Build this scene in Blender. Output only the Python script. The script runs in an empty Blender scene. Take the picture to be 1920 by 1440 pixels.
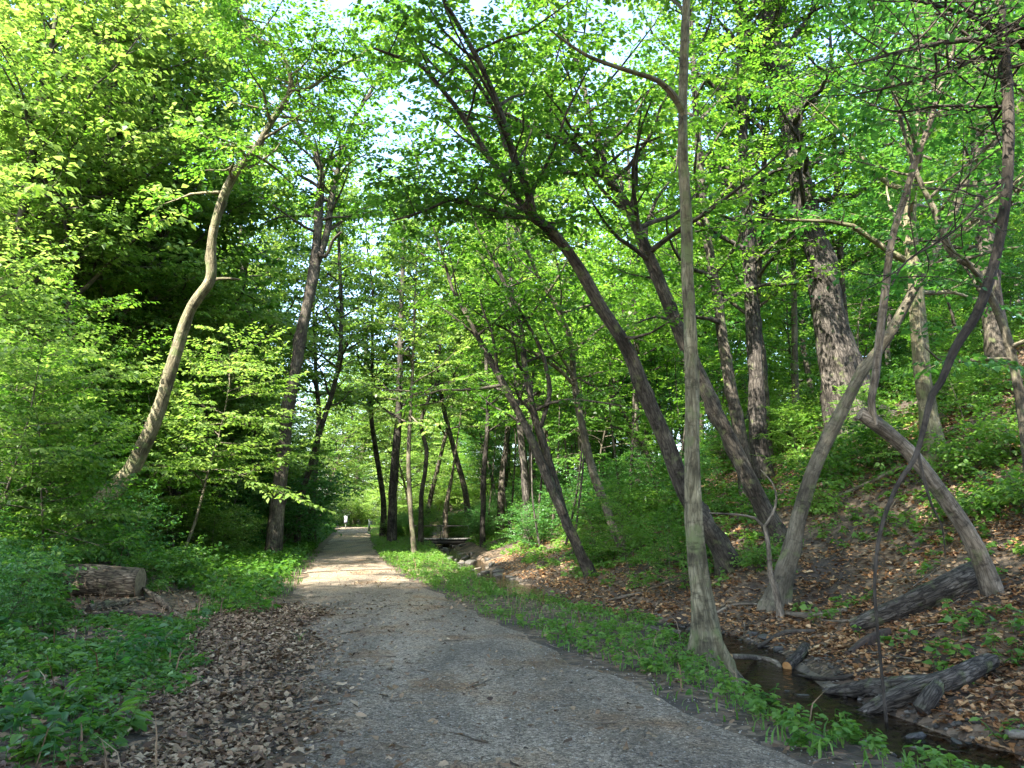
import bpy, math, random
import numpy as np
from mathutils import Vector

SC = bpy.context.scene
COL = SC.collection
R = math.radians

# ------------------------------------------------------------------ camera, sky, sun, exposure
FPX = 1450.0                      # focal length in pixels of the 1920 px wide photograph
PITCH = math.atan((962 - 720) / FPX)
CAMZ = 1.6
cam_d = bpy.data.cameras.new("camera")
cam = bpy.data.objects.new("camera", cam_d)
COL.objects.link(cam)
cam.location = (0, 0, CAMZ)
cam.rotation_euler = (math.pi / 2 + PITCH, 0, 0)
cam_d.sensor_fit = 'HORIZONTAL'
cam_d.angle = 2 * math.atan(960 / FPX)
cam_d.clip_start = 0.05
cam_d.clip_end = 1500
SC.camera = cam

SUN_EL, SUN_AZ = R(50), math.atan2(-0.55, -0.80)      # azimuth from +Y, clockwise
sunv = Vector((math.sin(SUN_AZ) * math.cos(SUN_EL), math.cos(SUN_AZ) * math.cos(SUN_EL), math.sin(SUN_EL)))
W = bpy.data.worlds.new("World"); SC.world = W; W.use_nodes = True
nt = W.node_tree
sky = nt.nodes.new('ShaderNodeTexSky'); sky.sky_type = 'NISHITA'; sky.sun_disc = False
sky.sun_elevation = SUN_EL; sky.sun_rotation = SUN_AZ; sky.dust_density = 1.6; sky.ozone_density = 1.6
bg = nt.nodes['Background']; bg.inputs['Strength'].default_value = 0.14
nt.links.new(sky.outputs[0], bg.inputs[0])
sl = bpy.data.lights.new("sun", 'SUN'); sl.energy = 3.9; sl.angle = R(0.53); sl.color = (1, 0.94, 0.82)
so = bpy.data.objects.new("sun", sl); COL.objects.link(so)
so.rotation_euler = (-sunv).to_track_quat('-Z', 'Y').to_euler()
vs = SC.view_settings
vs.view_transform = 'Standard'; vs.look = 'None'; vs.gamma = 1; vs.use_curve_mapping = False
vs.exposure = 2.88
cy = SC.cycles
cy.max_bounces = 11; cy.diffuse_bounces = 8; cy.glossy_bounces = 2; cy.transmission_bounces = 8; cy.transparent_max_bounces = 6
cy.caustics_reflective = False; cy.caustics_refractive = False
cy.use_denoising = True; cy.denoiser = 'OPENIMAGEDENOISE'
cy.sample_clamp_indirect = 6

# ------------------------------------------------------------------ helpers: picture -> place
cp, sp_ = math.cos(PITCH), math.sin(PITCH)
def ray(u, v):
    a, b = (u - 960) / FPX, (v - 720) / FPX
    return np.array([a, cp + b * sp_, sp_ - b * cp])
def at(u, v, Y):
    d = ray(u, v)
    return np.array([0, 0, CAMZ]) + d * (Y / d[1])
def gp(u, v, z=0.0):
    d = ray(u, v)
    return np.array([0, 0, CAMZ]) + d * ((z - CAMZ) / d[2])
def proj(p):
    x, y, z = p[0], p[1], p[2] - CAMZ
    dep = y * cp + z * sp_
    return 960 + FPX * x / dep, 720 - FPX * (z * cp - y * sp_) / dep, dep

# ------------------------------------------------------------------ ground shape
_pl = [gp(*q) for q in [(520, 1440), (545, 1300), (548, 1200), (545, 1110), (580, 1053), (610, 1019), (628, 1001), (634, 994)]]
_pr = [gp(*q) for q in [(1560, 1440), (1240, 1300), (1010, 1192), (812, 1105), (722, 1053), (701, 1019), (696, 1001), (692, 994)]]
PLy = np.array([-12, 0] + [p[1] for p in _pl] + [100, 140]); PLx = np.array([3.5, 0.0] + [p[0] for p in _pl] + [-36, -90])
PRy = np.array([-12, 0] + [p[1] for p in _pr] + [100, 140]); PRx = np.array([8.5, 4.3] + [p[0] for p in _pr] + [-33, -86])
_st = [gp(*q) for q in [(1800, 1440, -.3), (1690, 1400, -.3), (1580, 1350, -.3), (1490, 1300, -.3), (1440, 1262, -.3), (1412, 1236, -.3), (1310, 1196, -.3), (1160, 1165, -.3), (1030, 1138, -.3), (905, 1075, -.3), (850, 1040, -.3), (822, 1020, -.3)]]
STy = np.array([-12, 0] + [p[1] for p in _st] + [60, 80, 140]); STx = np.array([8.5, 5.4] + [p[0] for p in _st] + [-6.5, -11, -30])
_ws = lambda y: -0.30 + 0.0 * np.asarray(y, float)
def xl(y): return np.interp(y, PLy, PLx)
def xr(y): return np.interp(y, PRy, PRx)
def xs(y): return np.interp(y, STy, STx)
_rn = np.random.RandomState(5)
_nd = [(_rn.uniform(0, 6.28), _rn.uniform(0, 6.28)) for _ in range(24)]
def noise2(x, y, f):
    o = np.zeros_like(np.asarray(x, float))
    for k in range(6):
        a, ph = _nd[k]; ff = f * (0.6 + 0.28 * k)
        o = o + np.sin((x * math.cos(a) + y * math.sin(a)) * ff + ph + 1.7 * np.sin((x * math.sin(a) - y * math.cos(a)) * ff * .7 + ph * 2))
    return o / 6 * 1.4
def sst(a, b, x):
    t = np.clip((x - a) / (b - a), 0, 1); return t * t * (3 - 2 * t)
HX = np.array([-9, -1.2, -.95, -.7, -.45, .45, .7, .9, 1.6, 4, 16, 22, 40, 200.])
HZ = np.array([0.3, .3, .24, .0, -.1, -.1, .0, .12, .36, 1.4, 7.8, 9.5, 10.4, 11.])   # above the water line
_t4 = gp(1330, 1238, -.08)
def height(x, y):
    x = np.asarray(x, float); y = np.asarray(y, float)
    zw = _ws(y)
    s = (x - xs(y)) * 0.95
    s = np.where(np.abs(s) < 1.3, s * (1 + .55 * np.exp(-((y - _t4[1]) / 1.1) ** 2) * (1 - np.abs(s) / 1.3)), s)
    wob = noise2(x * .5 + 3, y, 1.3) * .20 + noise2(x + 11, y, 3.1) * .10; wob = np.where(s > 0, np.minimum(wob, .2) + .1, -np.minimum(wob, .2) - .04)
    prof = np.interp(s + wob, HX, HZ)
    fac = 1 - .45 * sst(22, 75, y)
    hill = np.where(s > 1.6, .36 + (prof - .36) * fac, prof)
    right = zw + np.where(s < -.5, np.minimum(hill, -zw), hill)
    right = right + np.where(s > 1.2, noise2(x, y, 1.1) * .10 + noise2(x, y, 4) * .03, 0)
    l = xl(y) - x
    left = .045 * np.clip(l - 1, 0, 8) + .14 * np.clip(l - 9, 0, 25) + sst(.6, 3, l) * (noise2(x, y, .9) * .07 + noise2(x, y, 3.5) * .025)
    mid = (xl(y) + xr(y)) / 2
    z = np.where(x > mid, np.where(s > -3, right, 0), left)
    z = np.maximum(z, -.02 - .35 * ((x - _t4[0]) ** 2 + (y - _t4[1]) ** 2) / .2)
    return z + .25 * sst(55, 80, y)
def gnd(u, v):
    d = ray(u, v); o = np.array([0, 0, CAMZ]); t = 2.0
    while t < 150:
        p = o + d * t
        if p[2] < height(p[0], p[1]): break
        t += .05 if t < 40 else .2
    p = o + d * t; p[2] = float(height(p[0], p[1])); return p
def H(x, y): return float(height(x, y))

# ------------------------------------------------------------------ helpers: meshes and objects
class Buf:
    def __init__(s): s.v = []; s.f = []; s.n = 0; s.bk = []; s.tint = []; s.has = False
    def add(s, v, f, bk=None, tint=None):
        v = np.asarray(v, np.float32).reshape(-1, 3)
        f = np.asarray(f, np.int32)
        s.v.append(v); s.f.append(f + s.n); s.n += len(v)
        s.bk.append(np.zeros_like(v) if bk is None else np.asarray(bk, np.float32))
        s.tint.append(np.full(len(f), .5, np.float32) if tint is None else np.asarray(tint, np.float32))
    def mesh(s, name, mat, smooth=True, attr=('bk', 'tint')):
        me = bpy.data.meshes.new(name)
        if s.n:
            V = np.concatenate(s.v); me.vertices.add(len(V)); me.vertices.foreach_set('co', V.ravel())
            loops = np.concatenate([f.ravel() for f in s.f]); lens = np.concatenate([np.full(len(f), f.shape[1], np.int32) for f in s.f])
            me.loops.add(len(loops)); me.loops.foreach_set('vertex_index', loops)
            st = np.zeros(len(lens), np.int32); st[1:] = np.cumsum(lens)[:-1]
            me.polygons.add(len(lens)); me.polygons.foreach_set('loop_start', st); me.polygons.foreach_set('loop_total', lens)
            if smooth: me.polygons.foreach_set('use_smooth', np.ones(len(lens), bool))
            if 'bk' in attr:
                a = me.attributes.new('bk', 'FLOAT_VECTOR', 'POINT'); a.data.foreach_set('vector', np.concatenate(s.bk).ravel())
            if 'tint' in attr:
                a = me.attributes.new('tint', 'FLOAT', 'FACE'); a.data.foreach_set('value', np.concatenate(s.tint))
            me.update(calc_edges=True); me.validate()
        me.materials.append(mat)
        return me
    def obj(s, name, mat, parent=None, smooth=True, attr=('bk', 'tint')):
        o = bpy.data.objects.new(name, s.mesh(name, mat, smooth, attr)); COL.objects.link(o)
        if parent is not None: o.parent = parent
        return o
def tag(o, label=None, cat=None, group=None, kind=None):
    if label: o['label'] = label
    if cat: o['category'] = cat
    if group: o['group'] = group
    if kind: o['kind'] = kind
    return o
def thing(name, label, cat, loc=(0, 0, 0), group=None):
    o = bpy.data.objects.new(name, None); COL.objects.link(o); o.location = loc
    o.empty_display_size = .2
    return tag(o, label, cat, group)
def dup(root, loc, rotz, scale, label, group=None, tilt=(0, 0)):
    c = root.copy(); COL.objects.link(c)
    c.location = loc; c.rotation_euler = (tilt[0], tilt[1], rotz); c.scale = scale
    tag(c, label, None, group)
    for ch in root.children:
        d = ch.copy(); COL.objects.link(d); d.parent = c
    return c

def unit(a):
    a = np.asarray(a, float); return a / (np.linalg.norm(a, axis=-1, keepdims=True) + 1e-9)
def smooth_path(P, step):
    """Catmull-Rom through the points (columns may include the radius), sampled about every step."""
    P = np.asarray(P, float)
    if len(P) < 3:
        n = max(2, int(np.linalg.norm(P[-1, :3] - P[0, :3]) / step) + 1)
        return P[0] + (P[-1] - P[0]) * np.linspace(0, 1, n)[:, None]
    Q = np.vstack([2 * P[0] - P[1], P, 2 * P[-1] - P[-2]]); out = []
    for i in range(1, len(Q) - 2):
        n = max(1, int(np.linalg.norm(Q[i + 1, :3] - Q[i, :3]) / step))
        t = (np.arange(n) / n)[:, None]
        a, b, c, d = Q[i - 1], Q[i], Q[i + 1], Q[i + 2]
        out.append(.5 * (2 * b + (c - a) * t + (2 * a - 5 * b + 4 * c - d) * t ** 2 + (3 * b - a - 3 * c + d) * t ** 3))
    out.append(P[-1:]); return np.vstack(out)
def tube(B, P, rad, n=8, rough=0., seed=0, cap=True, flare=0., off=None):
    P = np.asarray(P, float); m = len(P); rad = np.broadcast_to(np.asarray(rad, float), (m,)).copy()
    T = unit(np.gradient(P, axis=0))
    ref = np.array([1., 0, 0]) if abs(T[0, 0]) < .8 else np.array([0, 1., 0])
    N = np.zeros_like(P); nrm = unit(np.cross(np.cross(T[0], ref), T[0]))
    for i in range(m):
        nrm = nrm - T[i] * np.dot(nrm, T[i]); nrm = nrm / (np.linalg.norm(nrm) + 1e-9); N[i] = nrm
    Bn = np.cross(T, N)
    L = np.concatenate([[0], np.cumsum(np.linalg.norm(np.diff(P, axis=0), axis=1))])
    th = np.arange(n) / n * 2 * math.pi
    rr = rad[:, None] * np.ones(n)[None]
    if rough:
        q = seed * 1.37
        for k, (a, fz, am) in enumerate([(2, 1.1, .5), (3, 2.3, .5), (5, 3.7, .45), (7, .9, .3)]):
            rr = rr * (1 + rough * am * np.sin(a * th[None] + fz * L[:, None] + q * (k + 1) + 1.5 * np.sin(L[:, None] * 1.7 + q)))
    if rough and n >= 10:
        rk = np.random.RandomState(seed + 500)
        for _k in range(int(L[-1] * 1.6)):
            l0, t0, am = rk.uniform(.2, L[-1]), rk.rand() * 6.28, rk.uniform(.10, .32); wl = max(.05, rad[int(len(rad) * .3)] * rk.uniform(.5, 1.1))
            rr = rr * (1 + am * np.exp(-((L[:, None] - l0) / wl) ** 2 - ((np.cos(th - t0)[None] - 1) / .22) ** 2))
    if flare:
        f = flare * np.exp(-np.maximum(L - .3, 0) / max(rad[0] * 2.2, .05))
        rr = rr * (1 + f[:, None] * (1 + .55 * np.sin(4 * th[None] + seed) + .35 * np.sin(7 * th[None] + seed * 2)))
    c, s_ = np.cos(th), np.sin(th)
    V = P[:, None] + rr[..., None] * (c[None, :, None] * N[:, None] + s_[None, :, None] * Bn[:, None])
    o = (seed * 3.71) % 50
    bk = np.stack([rr * c + o, rr * s_, np.broadcast_to(L[:, None], rr.shape) + o], -1)
    i = np.arange(m - 1)[:, None] * n; j = np.arange(n)[None]; j2 = (j + 1) % n
    F = np.stack([i + j, i + j2, i + n + j2, i + n + j], -1).reshape(-1, 4)
    B.add(V.reshape(-1, 3), F, bk.reshape(-1, 3))
    if cap and n >= 5 and rad[-1] > .012:
        for e in (0, m - 1):
            idx = np.arange(n)
            B.add(V[e], (idx[::-1] if e == 0 else idx)[None], bk[e])
def _leafgeo(pos, ld, nr, ln, wid, six, fold, rng, curl=.25):
    w = unit(np.cross(nr, ld)); nr = unit(np.cross(ld, w))
    l = ln[:, None]; a = wid * l
    if six:
        P = [pos, pos + ld * .32 * l + w * a + nr * fold * a, pos + ld * .72 * l + w * .62 * a + nr * (fold * .62 * a - curl * .3 * l),
             pos + ld * l - nr * curl * l, pos + ld * .72 * l - w * .62 * a + nr * (fold * .62 * a - curl * .3 * l), pos + ld * .32 * l - w * a + nr * fold * a]
        V = np.stack(P, 1); b = np.arange(len(pos))[:, None] * 6
        F = np.concatenate([b + np.array([[0, 1, 2, 3]]), b + np.array([[0, 3, 4, 5]])], 1).reshape(-1, 4); rep = 2
    else:
        P = [pos, pos + ld * .45 * l + w * a + nr * fold * a, pos + ld * l - nr * curl * l, pos + ld * .45 * l - w * a + nr * fold * a]
        V = np.stack(P, 1); b = np.arange(len(pos))[:, None] * 4
        F = (b + np.array([[0, 1, 2, 3]])); rep = 1
    return V.reshape(-1, 3), F, rep
def leaves(B, O, D, L, n, size, rng, flat=.4, six=True, wid=.36, droop=.15, keep=1.):
    """n leaves set alternately along each twig (origin O, direction D, length L)."""
    O = np.asarray(O, float); D = unit(D); L = np.asarray(L, float); T = len(O)
    if T == 0: return
    s = (np.arange(n) + rng.rand(T, n)) / n; s[:, -1] = 1
    up = np.array([0, 0, 1.]); side = unit(np.cross(D, up)); sg = np.where(np.arange(n) % 2, 1, -1)[None, :, None]
    pos = O[:, None] + D[:, None] * (L[:, None] * s)[..., None]
    sw = np.ones((T, n, 1)); sw[:, -1] = .15
    ld = D[:, None] * (.35 + .7 * rng.rand(T, n, 1)) + side[:, None] * sg * sw + rng.randn(T, n, 3) * .22
    ld[..., 2] -= droop + .2 * rng.rand(T, n); ld = unit(ld)
    nr = up + rng.randn(T, n, 3) * flat
    sz = size * (.45 + .9 * rng.rand(T, n))
    pos = pos + ld * sz[..., None] * .22
    tint = np.clip(.5 + .22 * rng.randn(T, 1) + .18 * rng.randn(T, n), 0, 1)
    m = rng.rand(T * n) < keep
    V, F, rep = _leafgeo(pos.reshape(-1, 3)[m], ld.reshape(-1, 3)[m], nr.reshape(-1, 3)[m], sz.ravel()[m], wid, six, .18, rng)
    B.add(V, F, None, np.repeat(tint.ravel()[m], rep))

# ------------------------------------------------------------------ materials
def M(name):
    m = bpy.data.materials.new(name); m.use_nodes = True; t = m.node_tree; t.nodes.clear()
    out = t.nodes.new('ShaderNodeOutputMaterial'); return m, t, out
def nd(t, typ, **k):
    n = t.nodes.new('ShaderNode' + typ)
    for a, b in k.items():
        if a.startswith('i_'): n.inputs[a[2:].replace('_', ' ')].default_value = b
        else: setattr(n, a, b)
    return n
def ramp(t, stops, interp='LINEAR'):
    n = t.nodes.new('ShaderNodeValToRGB'); e = n.color_ramp; e.interpolation = interp
    while len(e.elements) < len(stops): e.elements.new(.5)
    for el, (p, c) in zip(e.elements, stops): el.position = p; el.color = (*c, 1)
    return n
def mat_leaf(name, cols, trans, tw=.45, var=.55):
    m, t, out = M(name); L = t.links.new
    at_ = nd(t, 'Attribute', attribute_name='tint'); oi = nd(t, 'ObjectInfo')
    ad = nd(t, 'MapRange'); ad.inputs[3].default_value = -var / 2; ad.inputs[4].default_value = var / 2
    L(oi.outputs['Random'], ad.inputs[0])
    s = nd(t, 'Math', operation='ADD'); L(at_.outputs['Fac'], s.inputs[0]); L(ad.outputs[0], s.inputs[1])
    r1 = ramp(t, [(.05, cols[0]), (.5, cols[1]), (.95, cols[2])]); r2 = ramp(t, [(.05, trans[0]), (.5, trans[1]), (.95, trans[2])])
    L(s.outputs[0], r1.inputs[0]); L(s.outputs[0], r2.inputs[0])
    p = nd(t, 'BsdfPrincipled'); p.inputs['Roughness'].default_value = .45; p.inputs['Specular IOR Level'].default_value = .35
    L(r1.outputs[0], p.inputs['Base Color'])
    tr = nd(t, 'BsdfTranslucent'); L(r2.outputs[0], tr.inputs[0])
    mx = nd(t, 'MixShader'); mx.inputs[0].default_value = tw; L(p.outputs[0], mx.inputs[1]); L(tr.outputs[0], mx.inputs[2])
    L(mx.outputs[0], out.inputs[0]); return m
LEAF = mat_leaf('leaf_green', [(.04, .095, .018), (.075, .165, .028), (.125, .22, .045)], [(.08, .22, .015), (.16, .38, .025), (.30, .52, .05)])
LEAFY = mat_leaf('leaf_yellow_green', [(.06, .12, .025), (.115, .20, .04), (.20, .29, .075)], [(.12, .27, .025), (.24, .43, .045), (.40, .56, .10)])
LEAFD = mat_leaf('leaf_deep_green', [(.025, .08, .024), (.045, .135, .034), (.08, .19, .05)], [(.05, .19, .02), (.10, .32, .035), (.18, .42, .05)], .42)
HERB = mat_leaf('herb_leaf', [(.035, .10, .018), (.07, .17, .026), (.13, .24, .045)], [(.07, .22, .015), (.15, .36, .025), (.27, .47, .05)], .38)
GRASS = mat_leaf('grass_blade', [(.05, .12, .02), (.08, .19, .03), (.15, .25, .06)], [(.08, .22, .02), (.15, .34, .03), (.26, .42, .05)], .35)
def mat_litter(name, cols):
    m, t, out = M(name); L = t.links.new
    a = nd(t, 'Attribute', attribute_name='tint'); n = len(cols)
    r = ramp(t, [(i / (n - 1), c) for i, c in enumerate(cols)])
    L(a.outputs['Fac'], r.inputs[0])
    nz = nd(t, 'TexNoise'); nz.inputs['Scale'].default_value = 60
    tc = nd(t, 'TexCoord'); L(tc.outputs['Object'], nz.inputs['Vector'])
    hv = nd(t, 'HueSaturation'); mr = nd(t, 'MapRange'); mr.inputs[3].default_value = .6; mr.inputs[4].default_value = 1.4
    L(nz.outputs[0], mr.inputs[0]); L(mr.outputs[0], hv.inputs['Value']); L(r.outputs[0], hv.inputs['Color'])
    p = nd(t, 'BsdfPrincipled'); p.inputs['Roughness'].default_value = .7; L(hv.outputs[0], p.inputs['Base Color'])
    tr = nd(t, 'BsdfTranslucent'); L(hv.outputs[0], tr.inputs[0]); mx = nd(t, 'MixShader'); mx.inputs[0].default_value = .12
    L(p.outputs[0], mx.inputs[1]); L(tr.outputs[0], mx.inputs[2]); L(mx.outputs[0], out.inputs[0]); return m
LITTER = mat_litter('dead_leaf_russet', [(.05, .02, .008), (.155, .066, .023), (.28, .132, .046), (.38, .205, .085), (.49, .34, .19)])
LITTERG = mat_litter('dead_leaf_grey', [(.03, .016, .008), (.095, .052, .025), (.17, .102, .053), (.25, .167, .094), (.40, .30, .19)])
def mat_bark(name, dark, mid, light, furrow=1., moss=0., scale=1., bump=.6):
    m, t, out = M(name); L = t.links.new
    a = nd(t, 'Attribute', attribute_name='bk')
    mp = nd(t, 'Mapping'); mp.inputs['Scale'].default_value = (16 * scale, 16 * scale, 3.2 * scale); L(a.outputs['Vector'], mp.inputs[0])
    n1 = nd(t, 'TexNoise'); n1.inputs['Scale'].default_value = 1.6; n1.inputs['Detail'].default_value = 6; n1.inputs['Distortion'].default_value = .6; L(mp.outputs[0], n1.inputs[0])
    v = nd(t, 'TexVoronoi', feature='DISTANCE_TO_EDGE'); v.inputs['Scale'].default_value = 1.3
    wv = nd(t, 'MixRGB', blend_type='ADD'); wv.inputs[0].default_value = .9; L(mp.outputs[0], wv.inputs[1]); L(n1.outputs['Color'], wv.inputs[2]); L(wv.outputs[0], v.inputs[0])
    n2 = nd(t, 'TexNoise'); n2.inputs['Scale'].default_value = 2.3; n2.inputs['Detail'].default_value = 4; L(a.outputs['Vector'], n2.inputs[0])
    cr = ramp(t, [(.25, dark), (.5, mid), (.78, light)]); L(n1.outputs[0], cr.inputs[0])
    ed = nd(t, 'MapRange'); ed.inputs[1].default_value = 0; ed.inputs[2].default_value = .16; ed.inputs[3].default_value = 1 - .7 * furrow; ed.inputs[4].default_value = 1; L(v.outputs['Distance'], ed.inputs[0])
    mu = nd(t, 'MixRGB', blend_type='MULTIPLY'); mu.inputs[0].default_value = 1; L(cr.outputs[0], mu.inputs[1]); L(ed.outputs[0], mu.inputs[2])
    lp = nd(t, 'MapRange'); lp.inputs[1].default_value = .35; lp.inputs[2].default_value = .7; lp.inputs[3].default_value = .5; lp.inputs[4].default_value = 1.5; L(n2.outputs[0], lp.inputs[0])
    mv = nd(t, 'MixRGB', blend_type='MULTIPLY'); mv.inputs[0].default_value = 1; L(mu.outputs[0], mv.inputs[1]); L(lp.outputs[0], mv.inputs[2])
    last = mv
    if moss:
        n3 = nd(t, 'TexNoise'); n3.inputs['Scale'].default_value = 5; n3.inputs['Detail'].default_value = 5; L(a.outputs['Vector'], n3.inputs[0])
        mm = nd(t, 'MapRange'); mm.inputs[1].default_value = .62 - .2 * moss; mm.inputs[2].default_value = .8 - .2 * moss; L(n3.outputs[0], mm.inputs[0])
        mo = nd(t, 'MixRGB'); L(mm.outputs[0], mo.inputs[0]); L(mv.outputs[0], mo.inputs[1]); mo.inputs[2].default_value = (.14, .16, .07, 1); last = mo
    m4 = nd(t, 'Mapping'); m4.inputs['Scale'].default_value = (5, 5, 14); L(a.outputs['Vector'], m4.inputs[0])
    n4 = nd(t, 'TexNoise'); n4.inputs['Scale'].default_value = .9; n4.inputs['Detail'].default_value = 6; n4.inputs['Roughness'].default_value = .7; L(m4.outputs[0], n4.inputs[0])
    r4 = nd(t, 'MapRange'); r4.inputs[1].default_value = .33; r4.inputs[2].default_value = .47; r4.inputs[3].default_value = .45; r4.inputs[4].default_value = 1; L(n4.outputs[0], r4.inputs[0])
    m5 = nd(t, 'MixRGB', blend_type='MULTIPLY'); m5.inputs[0].default_value = 1; L(last.outputs[0], m5.inputs[1]); L(r4.outputs[0], m5.inputs[2]); last = m5
    p = nd(t, 'BsdfPrincipled'); p.inputs['Roughness'].default_value = .85; p.inputs['Specular IOR Level'].default_value = .2
    L(last.outputs[0], p.inputs['Base Color'])
    hm = nd(t, 'Math', operation='MULTIPLY'); L(n1.outputs[0], hm.inputs[0]); L(ed.outputs[0], hm.inputs[1]); h2 = nd(t, 'Math', operation='MULTIPLY'); L(hm.outputs[0], h2.inputs[0]); L(r4.outputs[0], h2.inputs[1]); hm = h2
    b = nd(t, 'Bump'); b.inputs['Strength'].default_value = bump; b.inputs['Distance'].default_value = .03; L(hm.outputs[0], b.inputs['Height']); L(b.outputs[0], p.inputs['Normal'])
    L(p.outputs[0], out.inputs[0]); return m
BARK = mat_bark('bark_brown_grey', (.04, .033, .026), (.085, .072, .056), (.15, .13, .102), .8, .2)
BARKP = mat_bark('bark_pale_olive', (.09, .077, .046), (.20, .175, .108), (.32, .285, .19), .6, .6, 1.0, .8)
BARKD = mat_bark('bark_dark_furrowed', (.03, .026, .022), (.075, .065, .055), (.14, .122, .105), 1., .1, .6, 1.)
BARKS = mat_bark('bark_sapling_grey', (.065, .055, .038), (.13, .112, .08), (.20, .175, .13), .4, .35, 1.2)
BARKL = mat_bark('bark_fallen_log', (.028, .023, .019), (.105, .09, .074), (.22, .196, .165), 1., .25, 1.1, 1.)
BARKC = mat_bark('bark_cut_log', (.05, .038, .026), (.165, .128, .088), (.33, .27, .19), 1., .25, 1.1, 1.)
TWIG = mat_bark('bark_dark_twig', (.03, .025, .02), (.06, .05, .04), (.10, .085, .065), .3, 0, 1.5)
DEAD = mat_bark('dead_wood', (.09, .07, .05), (.19, .155, .115), (.32, .27, .21), .6, .1, 1.2)
def mat_simple(name, c1, c2, scale=8, rough=.7, bump=.2):
    m, t, out = M(name); L = t.links.new
    tc = nd(t, 'TexCoord'); n = nd(t, 'TexNoise'); n.inputs['Scale'].default_value = scale; n.inputs['Detail'].default_value = 7; L(tc.outputs['Object'], n.inputs[0])
    r = ramp(t, [(.3, c1), (.7, c2)]); L(n.outputs[0], r.inputs[0])
    p = nd(t, 'BsdfPrincipled'); p.inputs['Roughness'].default_value = rough; L(r.outputs[0], p.inputs['Base Color'])
    b = nd(t, 'Bump'); b.inputs['Strength'].default_value = bump; b.inputs['Distance'].default_value = .02; L(n.outputs[0], b.inputs['Height']); L(b.outputs[0], p.inputs['Normal'])
    L(p.outputs[0], out.inputs[0]); return m
CUT = mat_simple('cut_wood_end', (.32, .20, .09), (.52, .36, .18), 14)
CUTW = mat_simple('weathered_cut_end', (.14, .10, .06), (.32, .24, .15), 16)
CUTO = mat_simple('cut_wood_orange', (.36, .17, .05), (.55, .30, .11), 14)
ROCK = mat_simple('stream_stone', (.03, .028, .024), (.08, .075, .066), 9, .6, .5)
ROCKT = mat_simple('tan_stone', (.09, .075, .055), (.18, .155, .12), 9, .6, .4)
ROTTEN = mat_simple('rotten_wood', (.018, .014, .011), (.09, .055, .035), 16, .9, .8)
STEEL = mat_simple('dark_weathered_timber', (.018, .017, .016), (.04, .037, .034), 12, .7)
DECKM = mat_simple('grey_deck_boards', (.10, .097, .09), (.17, .165, .155), 10, .8)
WHITE = mat_simple('white_paint', (.28, .28, .31), (.36, .36, .40), 6, .5, .02)
BLUEP = mat_simple('blue_grey_print', (.30, .32, .45), (.38, .40, .54), 6, .5, .02)
POSTM = mat_simple('grey_green_post', (.30, .36, .30), (.40, .47, .40), 6, .6, .1)

def mat_ground():
    m, t, out = M('forest_floor'); L = t.links.new
    tc = nd(t, 'TexCoord')
    v = nd(t, 'TexVoronoi'); v.inputs['Scale'].default_value = 11; 
    nw = nd(t, 'TexNoise'); nw.inputs['Scale'].default_value = 5; nw.inputs['Detail'].default_value = 5; L(tc.outputs['Object'], nw.inputs[0])
    wa = nd(t, 'MixRGB', blend_type='ADD'); wa.inputs[0].default_value = .25; L(tc.outputs['Object'], wa.inputs[1]); L(nw.outputs['Color'], wa.inputs[2]); L(wa.outputs[0], v.inputs[0])
    sep = nd(t, 'SeparateColor'); L(v.outputs['Color'], sep.inputs[0])
    r = ramp(t, [(0, (.03, .021, .013)), (.35, (.065, .045, .027)), (.7, (.12, .08, .047)), (1, (.20, .145, .095))]); L(sep.outputs[0], r.inputs[0])
    n2 = nd(t, 'TexNoise'); n2.inputs['Scale'].default_value = .8; n2.inputs['Detail'].default_value = 6; L(tc.outputs['Object'], n2.inputs[0])
    ms = nd(t, 'MapRange'); ms.inputs[1].default_value = .5; ms.inputs[2].default_value = .62; L(n2.outputs[0], ms.inputs[0])
    soil = nd(t, 'MixRGB'); L(ms.outputs[0], soil.inputs[0]); L(r.outputs[0], soil.inputs[1]); soil.inputs[2].default_value = (.045, .033, .024, 1)
    p = nd(t, 'BsdfPrincipled'); p.inputs['Roughness'].default_value = .9; L(soil.outputs[0], p.inputs['Base Color'])
    b = nd(t, 'Bump'); b.inputs['Strength'].default_value = .8; b.inputs['Distance'].default_value = .04; L(v.outputs['Distance'], b.inputs['Height']); L(b.outputs[0], p.inputs['Normal'])
    L(p.outputs[0], out.inputs[0]); return m
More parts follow.
